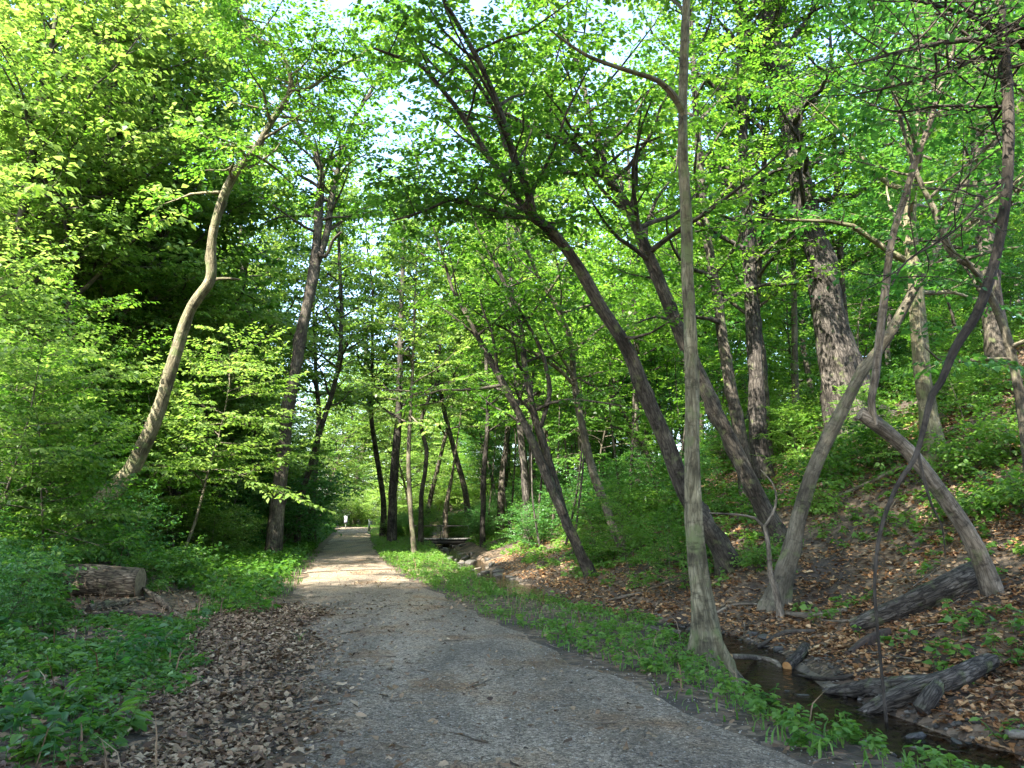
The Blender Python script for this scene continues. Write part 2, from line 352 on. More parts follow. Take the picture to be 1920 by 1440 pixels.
def mat_gravel():
    m, t, out = M('crushed_gravel'); L = t.links.new
    tc = nd(t, 'TexCoord')
    v = nd(t, 'TexVoronoi'); v.inputs['Scale'].default_value = 46; L(tc.outputs['Object'], v.inputs[0])
    v2 = nd(t, 'TexVoronoi'); v2.inputs['Scale'].default_value = 115; L(tc.outputs['Object'], v2.inputs[0])
    s1 = nd(t, 'SeparateColor'); L(v.outputs['Color'], s1.inputs[0]); s2 = nd(t, 'SeparateColor'); L(v2.outputs['Color'], s2.inputs[0])
    ad = nd(t, 'Math', operation='MULTIPLY_ADD'); L(s1.outputs[0], ad.inputs[0]); ad.inputs[1].default_value = .55
    hf = nd(t, 'Math', operation='MULTIPLY'); L(s2.outputs[1], hf.inputs[0]); hf.inputs[1].default_value = .45; L(hf.outputs[0], ad.inputs[2])
    r = ramp(t, [(.08, (.042, .031, .021)), (.35, (.18, .140, .098)), (.65, (.315, .25, .18)), (.95, (.57, .475, .37))]); L(ad.outputs[0], r.inputs[0])
    n = nd(t, 'TexNoise'); n.inputs['Scale'].default_value = .9; n.inputs['Detail'].default_value = 7; n.inputs['Roughness'].default_value = .65; L(tc.outputs['Object'], n.inputs[0])
    br = ramp(t, [(.36, (.8, .8, .8)), (.5, (1.0, .99, .97)), (.58, (1.0, .9, .78)), (.66, (.85, .64, .44))]); L(n.outputs[0], br.inputs[0])
    mu = nd(t, 'MixRGB', blend_type='MULTIPLY'); mu.inputs[0].default_value = 1; L(r.outputs[0], mu.inputs[1]); L(br.outputs[0], mu.inputs[2])
    mpb = nd(t, 'Mapping'); mpb.inputs['Rotation'].default_value = (0, 0, -.28); mpb.inputs['Scale'].default_value = (1.5, .22, 1); L(tc.outputs['Object'], mpb.inputs[0])
    nb_ = nd(t, 'TexNoise'); nb_.inputs['Scale'].default_value = 1.; nb_.inputs['Detail'].default_value = 4; L(mpb.outputs[0], nb_.inputs[0])
    rb_ = nd(t, 'MapRange'); rb_.inputs[1].default_value = .38; rb_.inputs[2].default_value = .62; rb_.inputs[3].default_value = .68; rb_.inputs[4].default_value = 1.22; L(nb_.outputs[0], rb_.inputs[0])
    mb_ = nd(t, 'MixRGB', blend_type='MULTIPLY'); mb_.inputs[0].default_value = 1; L(mu.outputs[0], mb_.inputs[1]); L(rb_.outputs[0], mb_.inputs[2])
    p = nd(t, 'BsdfPrincipled'); p.inputs['Roughness'].default_value = .85; L(mb_.outputs[0], p.inputs['Base Color'])
    hs = nd(t, 'Math', operation='ADD'); L(v.outputs['Distance'], hs.inputs[0]); L(v2.outputs['Distance'], hs.inputs[1])
    b = nd(t, 'Bump', invert=True); b.inputs['Strength'].default_value = .9; b.inputs['Distance'].default_value = .02; L(hs.outputs[0], b.inputs['Height']); L(b.outputs[0], p.inputs['Normal'])
    L(p.outputs[0], out.inputs[0]); return m
def mat_water():
    m, t, out = M('stream_water'); L = t.links.new
    tc = nd(t, 'TexCoord'); n = nd(t, 'TexNoise'); n.inputs['Scale'].default_value = 5; n.inputs['Detail'].default_value = 4; n.inputs['Distortion'].default_value = 1.2; L(tc.outputs['Object'], n.inputs[0])
    b = nd(t, 'Bump'); b.inputs['Strength'].default_value = .35; b.inputs['Distance'].default_value = .06; L(n.outputs[0], b.inputs['Height'])
    g = nd(t, 'BsdfGlossy'); g.inputs['Roughness'].default_value = .04; L(b.outputs[0], g.inputs['Normal'])
    tr = nd(t, 'BsdfTransparent'); tr.inputs[0].default_value = (.58, .50, .40, 1)
    f = nd(t, 'Fresnel'); f.inputs[0].default_value = 1.33; L(b.outputs[0], f.inputs['Normal'])
    mx = nd(t, 'MixShader'); L(f.outputs[0], mx.inputs[0]); L(tr.outputs[0], mx.inputs[1]); L(g.outputs[0], mx.inputs[2])
    L(mx.outputs[0], out.inputs[0]); return m
def mat_bed():
    return mat_simple('stream_bed', (.045, .036, .026), (.15, .12, .088), 7, .8, .5)

# ------------------------------------------------------------------ the setting: ground, path, water
def grid_obj(name, X, Y, Z, mat):
    B = Buf(); n, m = X.shape
    i = np.arange(n - 1)[:, None] * m; j = np.arange(m - 1)[None]
    F = np.stack([i + j, i + j + 1, i + m + j + 1, i + m + j], -1).reshape(-1, 4)
    B.add(np.stack([X, Y, Z], -1).reshape(-1, 3), F)
    return B.obj(name, mat, attr=())
def warp(t, a, b, c0, k):  # denser spacing round c0
    s = np.linspace(-1, 1, t); w = np.sinh(s * k) / math.sinh(k)
    return np.where(w < 0, c0 + w * (c0 - a), c0 + w * (b - c0))
gy = warp(420, -25, 260, 8, 4.0); gx = warp(460, -170, 170, 1.5, 4.2)
GX, GY = np.meshgrid(gx, gy); GX = GX + 0 * GY
# columns follow the stream so that its banks stay crisp
GX = GX + xs(np.clip(GY, -12, 90)) - 2.2
ground = grid_obj('forest_ground', GX, GY, height(GX, GY), mat_ground()); tag(ground, 'leaf littered forest floor rising into a bank beyond the stream', 'ground', kind='structure')

yy = np.concatenate([np.linspace(-11, 20, 160), np.linspace(20.3, 125, 160)]); tt = np.linspace(-.04, 1.04, 60)
PY = np.repeat(yy[:, None], len(tt), 1)
e1 = noise2(yy * 1.0, yy * 0, 2.2) * .16 + noise2(yy, yy * 0 + 9, 6) * .06; e2 = noise2(yy + 40, yy * 0, 2.0) * .12 + noise2(yy, yy * 0 + 3, 6) * .06
A = xl(yy) + e1; C = xr(yy) + e2
PX = A[:, None] + (C - A)[:, None] * tt[None]
edge = np.minimum(tt, 1 - tt)
PZ = np.maximum(height(PX, PY), -.02) * 0 + .25 * sst(55, 80, PY) + .035 * sst(-.02, .15, edge)[None] - .012 + .006 * noise2(PX, PY, 1.6) - .06 * (edge < 0)[None]
path = grid_obj('gravel_path', PX, PY, PZ, mat_gravel()); tag(path, 'grey gravel footpath running away between trees', 'path', kind='structure')
ws = np.linspace(-10, 75, 260); wt = np.linspace(-1.05, 1.05, 9)
WX = xs(ws)[:, None] + wt[None]; WY = np.repeat(ws[:, None], 9, 1); WZ = _ws(WY)
water = grid_obj('stream_water', WX, WY, WZ, mat_water()); tag(water, 'shallow brown stream beside the path', 'water', kind='structure')
bx = np.linspace(-.5, .5, 12); BX = xs(ws)[:, None] + bx[None]; BY = np.repeat(ws[:, None], 12, 1)
bed = grid_obj('stream_bed', BX, BY, height(BX, BY) + .015, mat_bed()); tag(bed, 'dark muddy bed of the shallow stream', 'stream bed', kind='structure')

# ------------------------------------------------------------------ tree growing
def wander(o, d, L, n, rng, bend=.18, rise=.0):
    P = [np.array(o, float)]; d = unit(d)
    for i in range(n):
        d = unit(d + rng.randn(3) * bend + np.array([0, 0, rise])); P.append(P[-1] + d * L / n)
    return np.array(P)
def branches(TB, tw, stem, rad, hstart, nb, L0, rng, elev=(10, 45), n2=.55, n3=.24, twl=.55, taper_top=.6, side=None, l2=.42, minr=.006, sag=0., azf=None):
    """limbs from a stem, boughs from each limb, twigs from each bough; tw collects (origin, direction, length)."""
    Ls = np.concatenate([[0], np.cumsum(np.linalg.norm(np.diff(stem, axis=0), axis=1))])
    ok = stem[:, 2] >= hstart
    a0 = Ls[ok][0] if ok.any() else Ls[-1] * .5
    az = rng.rand() * 6.28
    for b in range(nb):
        f = ((b + rng.rand()) / nb); l = a0 + (Ls[-1] - a0) * f
        p = np.array([np.interp(l, Ls, stem[:, k]) for k in range(3)]); r = np.interp(l, Ls, rad)
        az += 2.4 + rng.randn() * .35
        a = az if azf is None else azf + rng.randn() * .7
        el = R(rng.uniform(*elev)) + f * .3
        L = L0 * (1 - taper_top * f ** 1.5) * rng.uniform(.65, 1.2)
        d = np.array([math.cos(a) * math.cos(el), math.sin(a) * math.cos(el), math.sin(el)])
        P = wander(p, d, L, max(4, int(L / .45)), rng, .16, .03 - sag); rb = min(r * .55, .012 + .018 * L)
        R_ = rb * (1 - .8 * np.linspace(0, 1, len(P))) + minr * .5
        tube(TB, P, R_, 5, seed=rng.randint(99), cap=False)
        lb = np.linspace(0, 1, len(P)); k2 = max(3, int(L / n2)); sg = 1
        for j in range(k2 + 1):
            q = .22 + .78 * (j + .4 * rng.rand()) / k2; q = min(q, 1)
            o = np.array([np.interp(q, lb, P[:, k]) for k in range(3)]); i = min(int(q * (len(P) - 1)), len(P) - 2)
            dd = unit(P[i + 1] - P[i]); sd = unit(np.cross(dd, [0, 0, 1.])); sg = -sg
            if j == k2: d2 = dd; l_2 = .3 * L * rng.uniform(.6, 1)
            else: d2 = dd * rng.uniform(.35, .9) + sd * sg + np.array([0, 0, rng.uniform(-.2, .3)]); l_2 = l2 * L * (1.15 - .75 * q) * rng.uniform(.6, 1.25)
            l_2 = max(.35, l_2)
            P2 = wander(o, d2, l_2, max(3, int(l_2 / .3)), rng, .15, .0 - sag); r2 = max(minr, np.interp(q, lb, R_) * .5)
            tube(TB, P2, r2 * (1 - .75 * np.linspace(0, 1, len(P2))), 3, seed=rng.randint(99), cap=False)
            l2b = np.linspace(0, 1, len(P2)); k3 = max(2, int(l_2 / n3)); s3 = 1
            for k in range(k3 + 1):
                w = .12 + .88 * k / k3
                o3 = np.array([np.interp(w, l2b, P2[:, c]) for c in range(3)]); i = min(int(w * (len(P2) - 1)), len(P2) - 2)
                e = unit(P2[i + 1] - P2[i]); s_ = unit(np.cross(e, [0, 0, 1.])); s3 = -s3
                d3 = e if k == k3 else e * .8 + s_ * s3 * rng.uniform(.5, 1.1) + np.array([0, 0, rng.uniform(-.25, .2)])
                tw.append((o3, d3, twl * rng.uniform(.6, 1.3)))
def put_leaves(B, tw, n, size, rng, **k):
    if tw: leaves(B, [t[0] for t in tw], [t[1] for t in tw], [t[2] for t in tw], n, size, rng, **k)

def stem_px(pts, Y, dY=0., ext=0., up=None):
    """trunk line from picture points (u, v, width px) standing at depth Y (drifting by dY to its last point)."""
    n = len(pts); out = []
    for i, (u, v, w) in enumerate(pts):
        y = Y + dY * i / (n - 1); p = at(u, v, y); out.append([*p, max(.006, w / 2 * y / FPX)])
    out = np.array(out)
    if ext:
        d = unit(out[-1, :3] - out[-2, :3]) if up is None else unit(up); e = unit(d + np.array([0, 0, .35])); r = out[-1, 3]
        out = np.vstack([out, [*(out[-1, :3] + d * ext * .5), r * .6], [*(out[-1, :3] + d * ext * .5 + e * ext * .5), max(.012, r * .2)]])
    return smooth_path(out, .11)
def big_tree(name, label, stems, bark, crown=(), leaf=LEAF, cat='tree', seed=1, n=12, rough=.12, flare=.5, lsize=.115, nleaf=14, six=True, flat=.4, group=None, droop=.15, keep=1.):
    """stems: sampled lines (first is the trunk); crown: dicts for branches() with the stem index."""
    rng = np.random.RandomState(seed); S = [np.array(s) for s in stems]
    base = S[0][0, :3].copy(); base[2] = H(base[0], base[1])
    root = thing(name, label, cat, tuple(base), group)
    TB = Buf(); BB = Buf(); tw = []
    for i, s in enumerate(S):
        q = s.copy()
        if i == 0:
            dz = q[0, 2] - base[2]; t_ = unit(q[1, :3] - q[0, :3]); t_ = t_ / max(t_[2], .35)
            q = np.vstack([[*(q[0, :3] - t_ * (max(dz, 0) * f_ + .3)), q[0, 3] * 1.05] for f_ in ((1., .5) if dz > .4 else (1.,))] + [q])
        tube(TB, q[:, :3] - base, q[:, 3], n if i == 0 else max(6, n - 4), rough, seed + i * 7, True, flare if i == 0 else 0)
    TB.obj('trunk', bark, root)
    for c in crown:
        c = dict(c); s = S[c.pop('stem', 0)]
        branches(BB, tw, s[:, :3] - base, s[:, 3], c.pop('h', 3.) - base[2], c.pop('nb', 12), c.pop('L', 3.), rng, **c)
    if BB.n: BB.obj('branches', bark, root)
    if tw:
        CB = Buf(); put_leaves(CB, tw, nleaf, lsize, rng, six=six, flat=flat, droop=droop, keep=keep); CB.obj('crown', leaf, root, smooth=False, attr=('tint',))
    return root

# --- traced trees
Y4 = gnd(1330, 1236)[1]
big_tree('pale_trunk_tree', 'slim pale olive trunk standing alone on the verge between path and stream', [
    stem_px([(1332, 1240, 44.0), (1325, 1180, 38.7), (1312, 1100, 33.4), (1303, 1000, 29.0), (1298, 850, 26.4), (1298, 700, 24.6), (1291, 560, 23.8), (1287, 400, 22.0), (1281, 300, 20.2), (1280, 200, 18.5), (1283, 100, 16.7), (1287, 0, 15.8)], Y4, .4, 5),
    stem_px([(1283, 215, 13.2), (1265, 182, 14.1), (1235, 152, 10.6), (1195, 138, 8.8), (1140, 120, 7.9), (1100, 104, 7.0), (1060, 78, 5.3), (1030, 55, 3.5)], Y4 + .1, -.6)],
    BARKP, [dict(h=8.2, nb=21, L=2.6, elev=(15, 55))], seed=4, n=28, rough=.13, flare=.8, lsize=.10)
p3 = gnd(1374, 1068); Y3 = p3[1]
big_tree('leaning_maple', 'long brown trunk leaning left over the path with two long stems from its fork', [
    stem_px([(1374, 1068, 35.2), (1325, 985, 32.6), (1285, 925, 30.8), (1250, 830, 29.0), (1210, 740, 27.3), (1180, 662, 25.5), (1130, 580, 23.8), (1085, 500, 22.9), (1040, 440, 21.1), (1000, 408, 19.4)], Y3, -2.),
    stem_px([(1002, 410, 15.8), (990, 360, 15.8), (962, 290, 15.0), (938, 210, 13.2), (905, 130, 11.4), (870, 65, 10.6), (835, 5, 8.8)], Y3 - 2, -1.5, 3.5),
    stem_px([(1000, 410, 14.1), (970, 372, 13.2), (945, 335, 12.3), (900, 270, 11.4), (858, 205, 9.7), (818, 155, 8.8), (785, 120, 7.9), (740, 105, 6.2), (700, 90, 4.4)], Y3 - 2, -1.),
    stem_px([(998, 410, 8.8), (960, 402, 7.9), (900, 388, 7.0), (850, 374, 6.2), (795, 396, 4.4), (735, 414, 3.5)], Y3 - 2, -.8),
    stem_px([(950, 283, 8.8), (920, 195, 7.9), (868, 122, 7.0), (830, 95, 5.3), (790, 70, 3.5)], Y3 - 2.6, -.6)],
    BARK, [dict(stem=1, h=6., nb=13, L=2.2), dict(stem=2, h=6.3, nb=10, L=1.8), dict(stem=3, h=4., nb=14, L=1.3, elev=(-10, 25)), dict(stem=0, h=4.3, nb=4, L=1.5, elev=(-10, 30))],
    leaf=LEAF, seed=3, n=16, lsize=.105)
p5 = gnd(1462, 1010)
big_tree('leaning_maple', 'sun flecked trunk leaning left behind the slim pale trunk', [
    stem_px([(1462, 1010, 29.9), (1430, 950, 29.0), (1398, 885, 28.2), (1362, 812, 27.3), (1322, 728, 26.4), (1285, 650, 25.5), (1255, 575, 24.6), (1225, 500, 22.9), (1195, 430, 21.1), (1165, 370, 19.4), (1110, 302, 17.6), (1070, 272, 15.0), (1010, 248, 12.3), (960, 220, 8.8)], p5[1], -1, 2.5),
    stem_px([(1140, 335, 11.4), (1125, 270, 11.4), (1105, 215, 9.7), (1090, 140, 8.8), (1065, 80, 7.0)], p5[1] - .8, .3, 3)],
    BARK, [dict(stem=0, h=6.2, nb=34, L=3.), dict(stem=1, h=6, nb=22, L=2.6)], seed=15, n=14)
p8 = gnd(1604, 800)
big_tree('old_oak', 'thick dark furrowed trunk high on the bank, its top forking in three', [
    stem_px([(1604, 800, 86), (1588, 740, 70), (1570, 665, 62), (1552, 580, 56), (1536, 480, 50), (1520, 430, 46), (1500, 340, 42), (1482, 220, 38), (1458, 110, 36), (1440, 50, 30), (1438, -40, 24)], p8[1], 0, 6),
    stem_px([(1465, 140, 20), (1425, 105, 20), (1403, 75, 18), (1390, 30, 16), (1375, -40, 14)], p8[1], -.3, 4),
    stem_px([(1452, 90, 20), (1462, 30, 19), (1478, -50, 17)], p8[1], .4, 5)],
    BARKD, [dict(h=9.5, nb=40, L=4.5, elev=(0, 40)), dict(stem=1, h=9, nb=18, L=3), dict(stem=2, h=9, nb=18, L=3)], leaf=LEAF, seed=8, n=22, rough=.13, flare=.35)
p9 = gnd(1452, 1138)
big_tree('leaning_maple', 'smooth grey trunk leaning right up the bank from the leaf litter', [
    stem_px([(1452, 1140, 36), (1466, 1085, 31), (1484, 1030, 28), (1504, 950, 26), (1532, 865, 25), (1572, 785, 23), (1612, 705, 21), (1660, 640, 20), (1702, 565, 18), (1742, 492, 17), (1766, 440, 16), (1790, 392, 15), (1832, 300, 14), (1880, 250, 13), (1925, 175, 12)], p9[1], -.8, 3)],
    BARKS, [dict(h=6.8, nb=15, L=1.8)], seed=9, n=14)
p11 = gnd(1862, 1118)
big_tree('snapped_trunk', 'broken grey brown trunk leaning left with a long thin sprout from its snapped top', [
    stem_px([(1868, 1125, 34), (1838, 1045, 30), (1800, 975, 28), (1752, 908, 27), (1700, 842, 27), (1650, 800, 26), (1612, 776, 20)], p11[1], -.3),
    stem_px([(1640, 796, 14), (1634, 750, 15), (1641, 710, 15), (1648, 640, 15), (1660, 540, 14), (1672, 450, 13), (1698, 365, 13), (1715, 310, 12), (1745, 225, 11), (1768, 150, 9), (1800, 60, 7)], p11[1] - .3, -.4, 2)],
    DEAD, [dict(stem=1, h=6., nb=10, L=1.3)], leaf=LEAFD, seed=11, n=12, rough=.12, flare=.2, nleaf=7)
p12 = gnd(1922, 820)
big_tree('crooked_sapling', 'thin S bent sapling by the hillside edge of the photo', [
    stem_px([(1925, 830, 22), (1912, 740, 18), (1890, 640, 17), (1868, 580, 15), (1848, 540, 15), (1822, 500, 14), (1788, 478, 14), (1768, 440, 14), (1750, 390, 12), (1732, 355, 10), (1714, 310, 9), (1690, 230, 8), (1672, 150, 7), (1650, 60, 6)], 11.5, -.5, 1.5)],
    BARKS, [dict(h=3.5, nb=18, L=1.6)], leaf=LEAFD, seed=12, n=8, rough=.12, flare=.2)
# hanging grapevine trunk
big_tree('grapevine', 'dark grapevine hanging in front of the bank, forking into two thin tails', [
    stem_px([(1646, 1185, 5), (1640, 1100, 6), (1650, 1000, 7), (1680, 915, 8), (1712, 865, 9), (1722, 840, 10), (1735, 790, 11), (1748, 740, 13), (1765, 715, 13), (1792, 650, 16), (1830, 590, 18), (1858, 515, 20), (1876, 440, 20), (1888, 350, 21), (1891, 250, 21), (1888, 150, 21), (1878, 60, 20), (1872, -20, 19)], 7.6, .5, 3),
    stem_px([(1722, 850, 7), (1731, 895, 6), (1748, 950, 5), (1766, 985, 3), (1772, 1040, 2)], 7.8, .0),
    stem_px([(1888, 185, 16), (1868, 88, 13), (1850, 72, 12), (1800, 76, 11), (1745, 84, 9), (1690, 96, 8), (1640, 110, 6), (1600, 120, 3)], 8.2, -.5),
    stem_px([(1960, 85, 14), (1900, 80, 15), (1868, 60, 12), (1820, 30, 9), (1760, 12, 8), (1690, -5, 6)], 8.3, -.3),
    stem_px([(1880, 95, 9), (1840, 105, 8), (1780, 135, 7), (1720, 150, 6), (1660, 165, 5), (1600, 178, 3)], 8.2, -.2),
    stem_px([(1960, 50, 11), (1920, 52, 10), (1880, 42, 8), (1820, 22, 6), (1790, 0, 4)], 8.2, 0),
    stem_px([(1893, 200, 8), (1830, 200, 6), (1760, 198, 5), (1690, 210, 4), (1630, 196, 3)], 8.2, 0),
    stem_px([(1890, 330, 8), (1860, 355, 6), (1820, 400, 5), (1780, 440, 4), (1700, 490, 4), (1672, 535, 3)], 8.2, -.3)],
    TWIG, [dict(stem=k, h=1, nb=18, L=1.1, elev=(-40, 40), n2=.3, minr=.0045, taper_top=.3) for k in (2, 3, 4, 5, 6, 7)], leaf=LEAFD, cat='vine', seed=10, n=9, rough=.1, flare=0, keep=.12, lsize=.07)
p1 = gnd(130, 1020); 
big_tree('crooked_tree', 'crooked pale trunk rising from the thicket behind the sawn log and bowing right', [
    stem_px([(130, 1022, 46), (165, 975, 42), (205, 928, 36), (240, 890, 30), (262, 850, 27), (285, 802, 26), (305, 745, 25), (325, 680, 23), (345, 610, 21), (366, 565, 20), (394, 525, 20), (396, 470, 17), (402, 425, 17), (420, 365, 18), (445, 318, 17), (478, 282, 15), (502, 240, 13), (528, 200, 11), (545, 165, 10), (542, 130, 9), (520, 92, 8), (470, 62, 7), (445, 10, 6)], 18.5, -2., 2),
    stem_px([(544, 170, 7), (580, 165, 7), (620, 135, 6), (660, 112, 5)], 16.6, .3, 1),
    stem_px([(402, 524, 6), (422, 522, 5), (450, 524, 3)], 18, .1)],
    BARKP, [dict(h=9., nb=34, L=1.7, elev=(-15, 35)), dict(stem=1, h=7, nb=14, L=1.5)], leaf=LEAF, seed=21, n=14, rough=.10, flare=.2, lsize=.11)
big_tree('forked_tree', 'grey trunk forking halfway up, between the crooked trunk and the path', [
    stem_px([(520, 960, 26), (530, 860, 24), (541, 760, 23), (553, 700, 22), (566, 620, 21), (580, 550, 21), (588, 505, 20), (594, 450, 17), (598, 395, 15), (602, 330, 13), (590, 285, 11), (562, 238, 9)], 27, 0, 4),
    stem_px([(586, 520, 13), (612, 440, 14), (622, 370, 12), (633, 320, 10), (655, 240, 8), (690, 180, 7)], 27, .5, 4),
    stem_px([(590, 470, 8), (610, 480, 8), (625, 450, 6), (640, 435, 4)], 27, -1)],
    BARK, [dict(h=11.5, nb=26, L=3.), dict(stem=1, h=11.5, nb=24, L=2.8)], leaf=LEAF, seed=22, n=12, lsize=.15)
# pair of stems and the sunlit one beyond the stream, mid picture
pm = gnd(1108, 1078)
big_tree('twin_stem_tree', 'dark leaning twin stems standing at the far stream bank', [
    stem_px([(1108, 1078, 20), (1085, 1030, 18), (1062, 980, 17), (1045, 920, 16), (1030, 870, 15), (1012, 810, 14), (1000, 770, 13), (985, 690, 11), (978, 620, 9), (958, 560, 8), (930, 500, 6)], pm[1], -.8, 3),
    stem_px([(1055, 965, 17), (1030, 905, 18), (1008, 850, 16), (985, 800, 15), (958, 745, 14), (930, 695, 13), (905, 650, 11), (885, 610, 8), (850, 545, 6), (830, 480, 5)], pm[1] - .4, -.6, 3),
    stem_px([(1014, 800, 9), (1030, 740, 9), (1024, 690, 8), (1012, 650, 7), (985, 600, 6)], pm[1] - .5, 0, 2)],
    BARK, [dict(stem=0, h=3.5, nb=18, L=2.2), dict(stem=1, h=4, nb=18, L=2.)], seed=31, n=10)
pm2 = gnd(1172, 1040)
big_tree('crooked_sapling', 'thin crooked stem with a pale sunlit foot on the far stream bank', [
    stem_px([(1174, 1042, 16), (1150, 990, 15), (1135, 945, 15), (1118, 905, 15), (1098, 830, 14), (1084, 760, 13), (1075, 700, 11), (1070, 640, 11), (1055, 600, 10), (1035, 560, 9), (1010, 520, 7), (985, 460, 6)], pm2[1], -.8, 4),
    stem_px([(1075, 720, 7), (1045, 690, 7), (1010, 668, 7), (960, 640, 6), (900, 612, 5), (860, 603, 3)], pm2[1] - .5, -.7)],
    BARKS, [dict(h=4.5, nb=21, L=2.6), dict(stem=1, h=3.5, nb=12, L=1.4, elev=(-10, 25))], seed=32, n=10)
pm3 = gnd(1244, 940)
big_tree('crooked_sapling', 'dark bowed sapling leaning left below the long leaning trunk', [
    stem_px([(1244, 942, 14), (1228, 900, 12), (1212, 850, 11), (1190, 815, 10), (1170, 775, 8), (1140, 745, 7), (1100, 718, 5)], pm3[1], -1, 2)],
    TWIG, [dict(h=3., nb=13, L=2.)], seed=33, n=8)
p6 = gnd(1392, 815)
big_tree('straight_maple', 'straight mid brown trunk just right of the slim pale trunk', [
    stem_px([(1394, 860, 25), (1385, 800, 23), (1370, 725, 22), (1356, 640, 20), (1346, 560, 19), (1332, 480, 18), (1322, 420, 17), (1313, 320, 15), (1306, 240, 13), (1300, 120, 11)], 20, 0, 6)],
    BARK, [dict(h=6.5, nb=30, L=3.4)], seed=41, n=10)
big_tree('straight_maple', 'tall straight grey trunk, thicker of the close pair left of the dark oak', [
    stem_px([(1424, 860, 32), (1420, 780, 30), (1414, 640, 28), (1406, 520, 26), (1400, 400, 23), (1394, 280, 20), (1390, 120, 16)], 21, 0, 6)],
    BARKD, [dict(h=8., nb=30, L=3.6)], seed=42, n=12)
big_tree('straight_maple', 'tall straight brown trunk, thinner of the close pair left of the dark oak', [
    stem_px([(1440, 860, 18), (1436, 780, 18), (1428, 680, 17), (1418, 580, 15), (1425, 460, 13), (1432, 320, 11), (1440, 200, 9)], 22.5, 0, 5)],
    BARK, [dict(h=7., nb=24, L=3.)], seed=43, n=10)
big_tree('beech_tree', 'smooth grey green trunk on the bank behind the snapped trunk', [
    stem_px([(1750, 835, 36), (1738, 760, 32), (1724, 650, 29), (1716, 540, 26), (1706, 420, 24), (1712, 340, 20), (1720, 220, 16), (1722, 60, 12)], 15.5, 0, 4)],
    BARKP, [dict(h=6., nb=27, L=3.)], leaf=LEAFD, seed=44, n=12)
big_tree('beech_tree', 'stout grey trunk high on the bank behind the hanging grapevine', [
    stem_px([(1880, 700, 40), (1862, 600, 36), (1848, 450, 34), (1838, 300, 31), (1835, 150, 28), (1835, 0, 25)], 19, 0, 6)],
    BARK, [dict(h=8., nb=30, L=3.8)], leaf=LEAFD, seed=45, n=12)
# left wood trunks
big_tree('straight_maple', 'brown trunk slanting right deep in the sunlit thicket left of the crooked trunk', [
    stem_px([(95, 830, 34), (100, 760, 30), (112, 680, 27), (132, 580, 24), (158, 480, 22), (188, 380, 19), (205, 260, 16), (215, 120, 13)], 24, 0, 5)],
    BARK, [dict(h=6.5, nb=39, L=4.2, elev=(-5, 30))], leaf=LEAFY, seed=51, n=12, lsize=.14)
big_tree('straight_maple', 'brown trunk close to the edge of the wood, leftmost of the tall trunks', [
    stem_px([(-10, 800, 24), (4, 650, 22), (20, 530, 20), (42, 410, 18), (56, 320, 15), (80, 180, 12)], 22, 0, 5)],
    BARK, [dict(h=6., nb=36, L=4., elev=(-5, 30))], leaf=LEAFY, seed=52, n=10, lsize=.14)
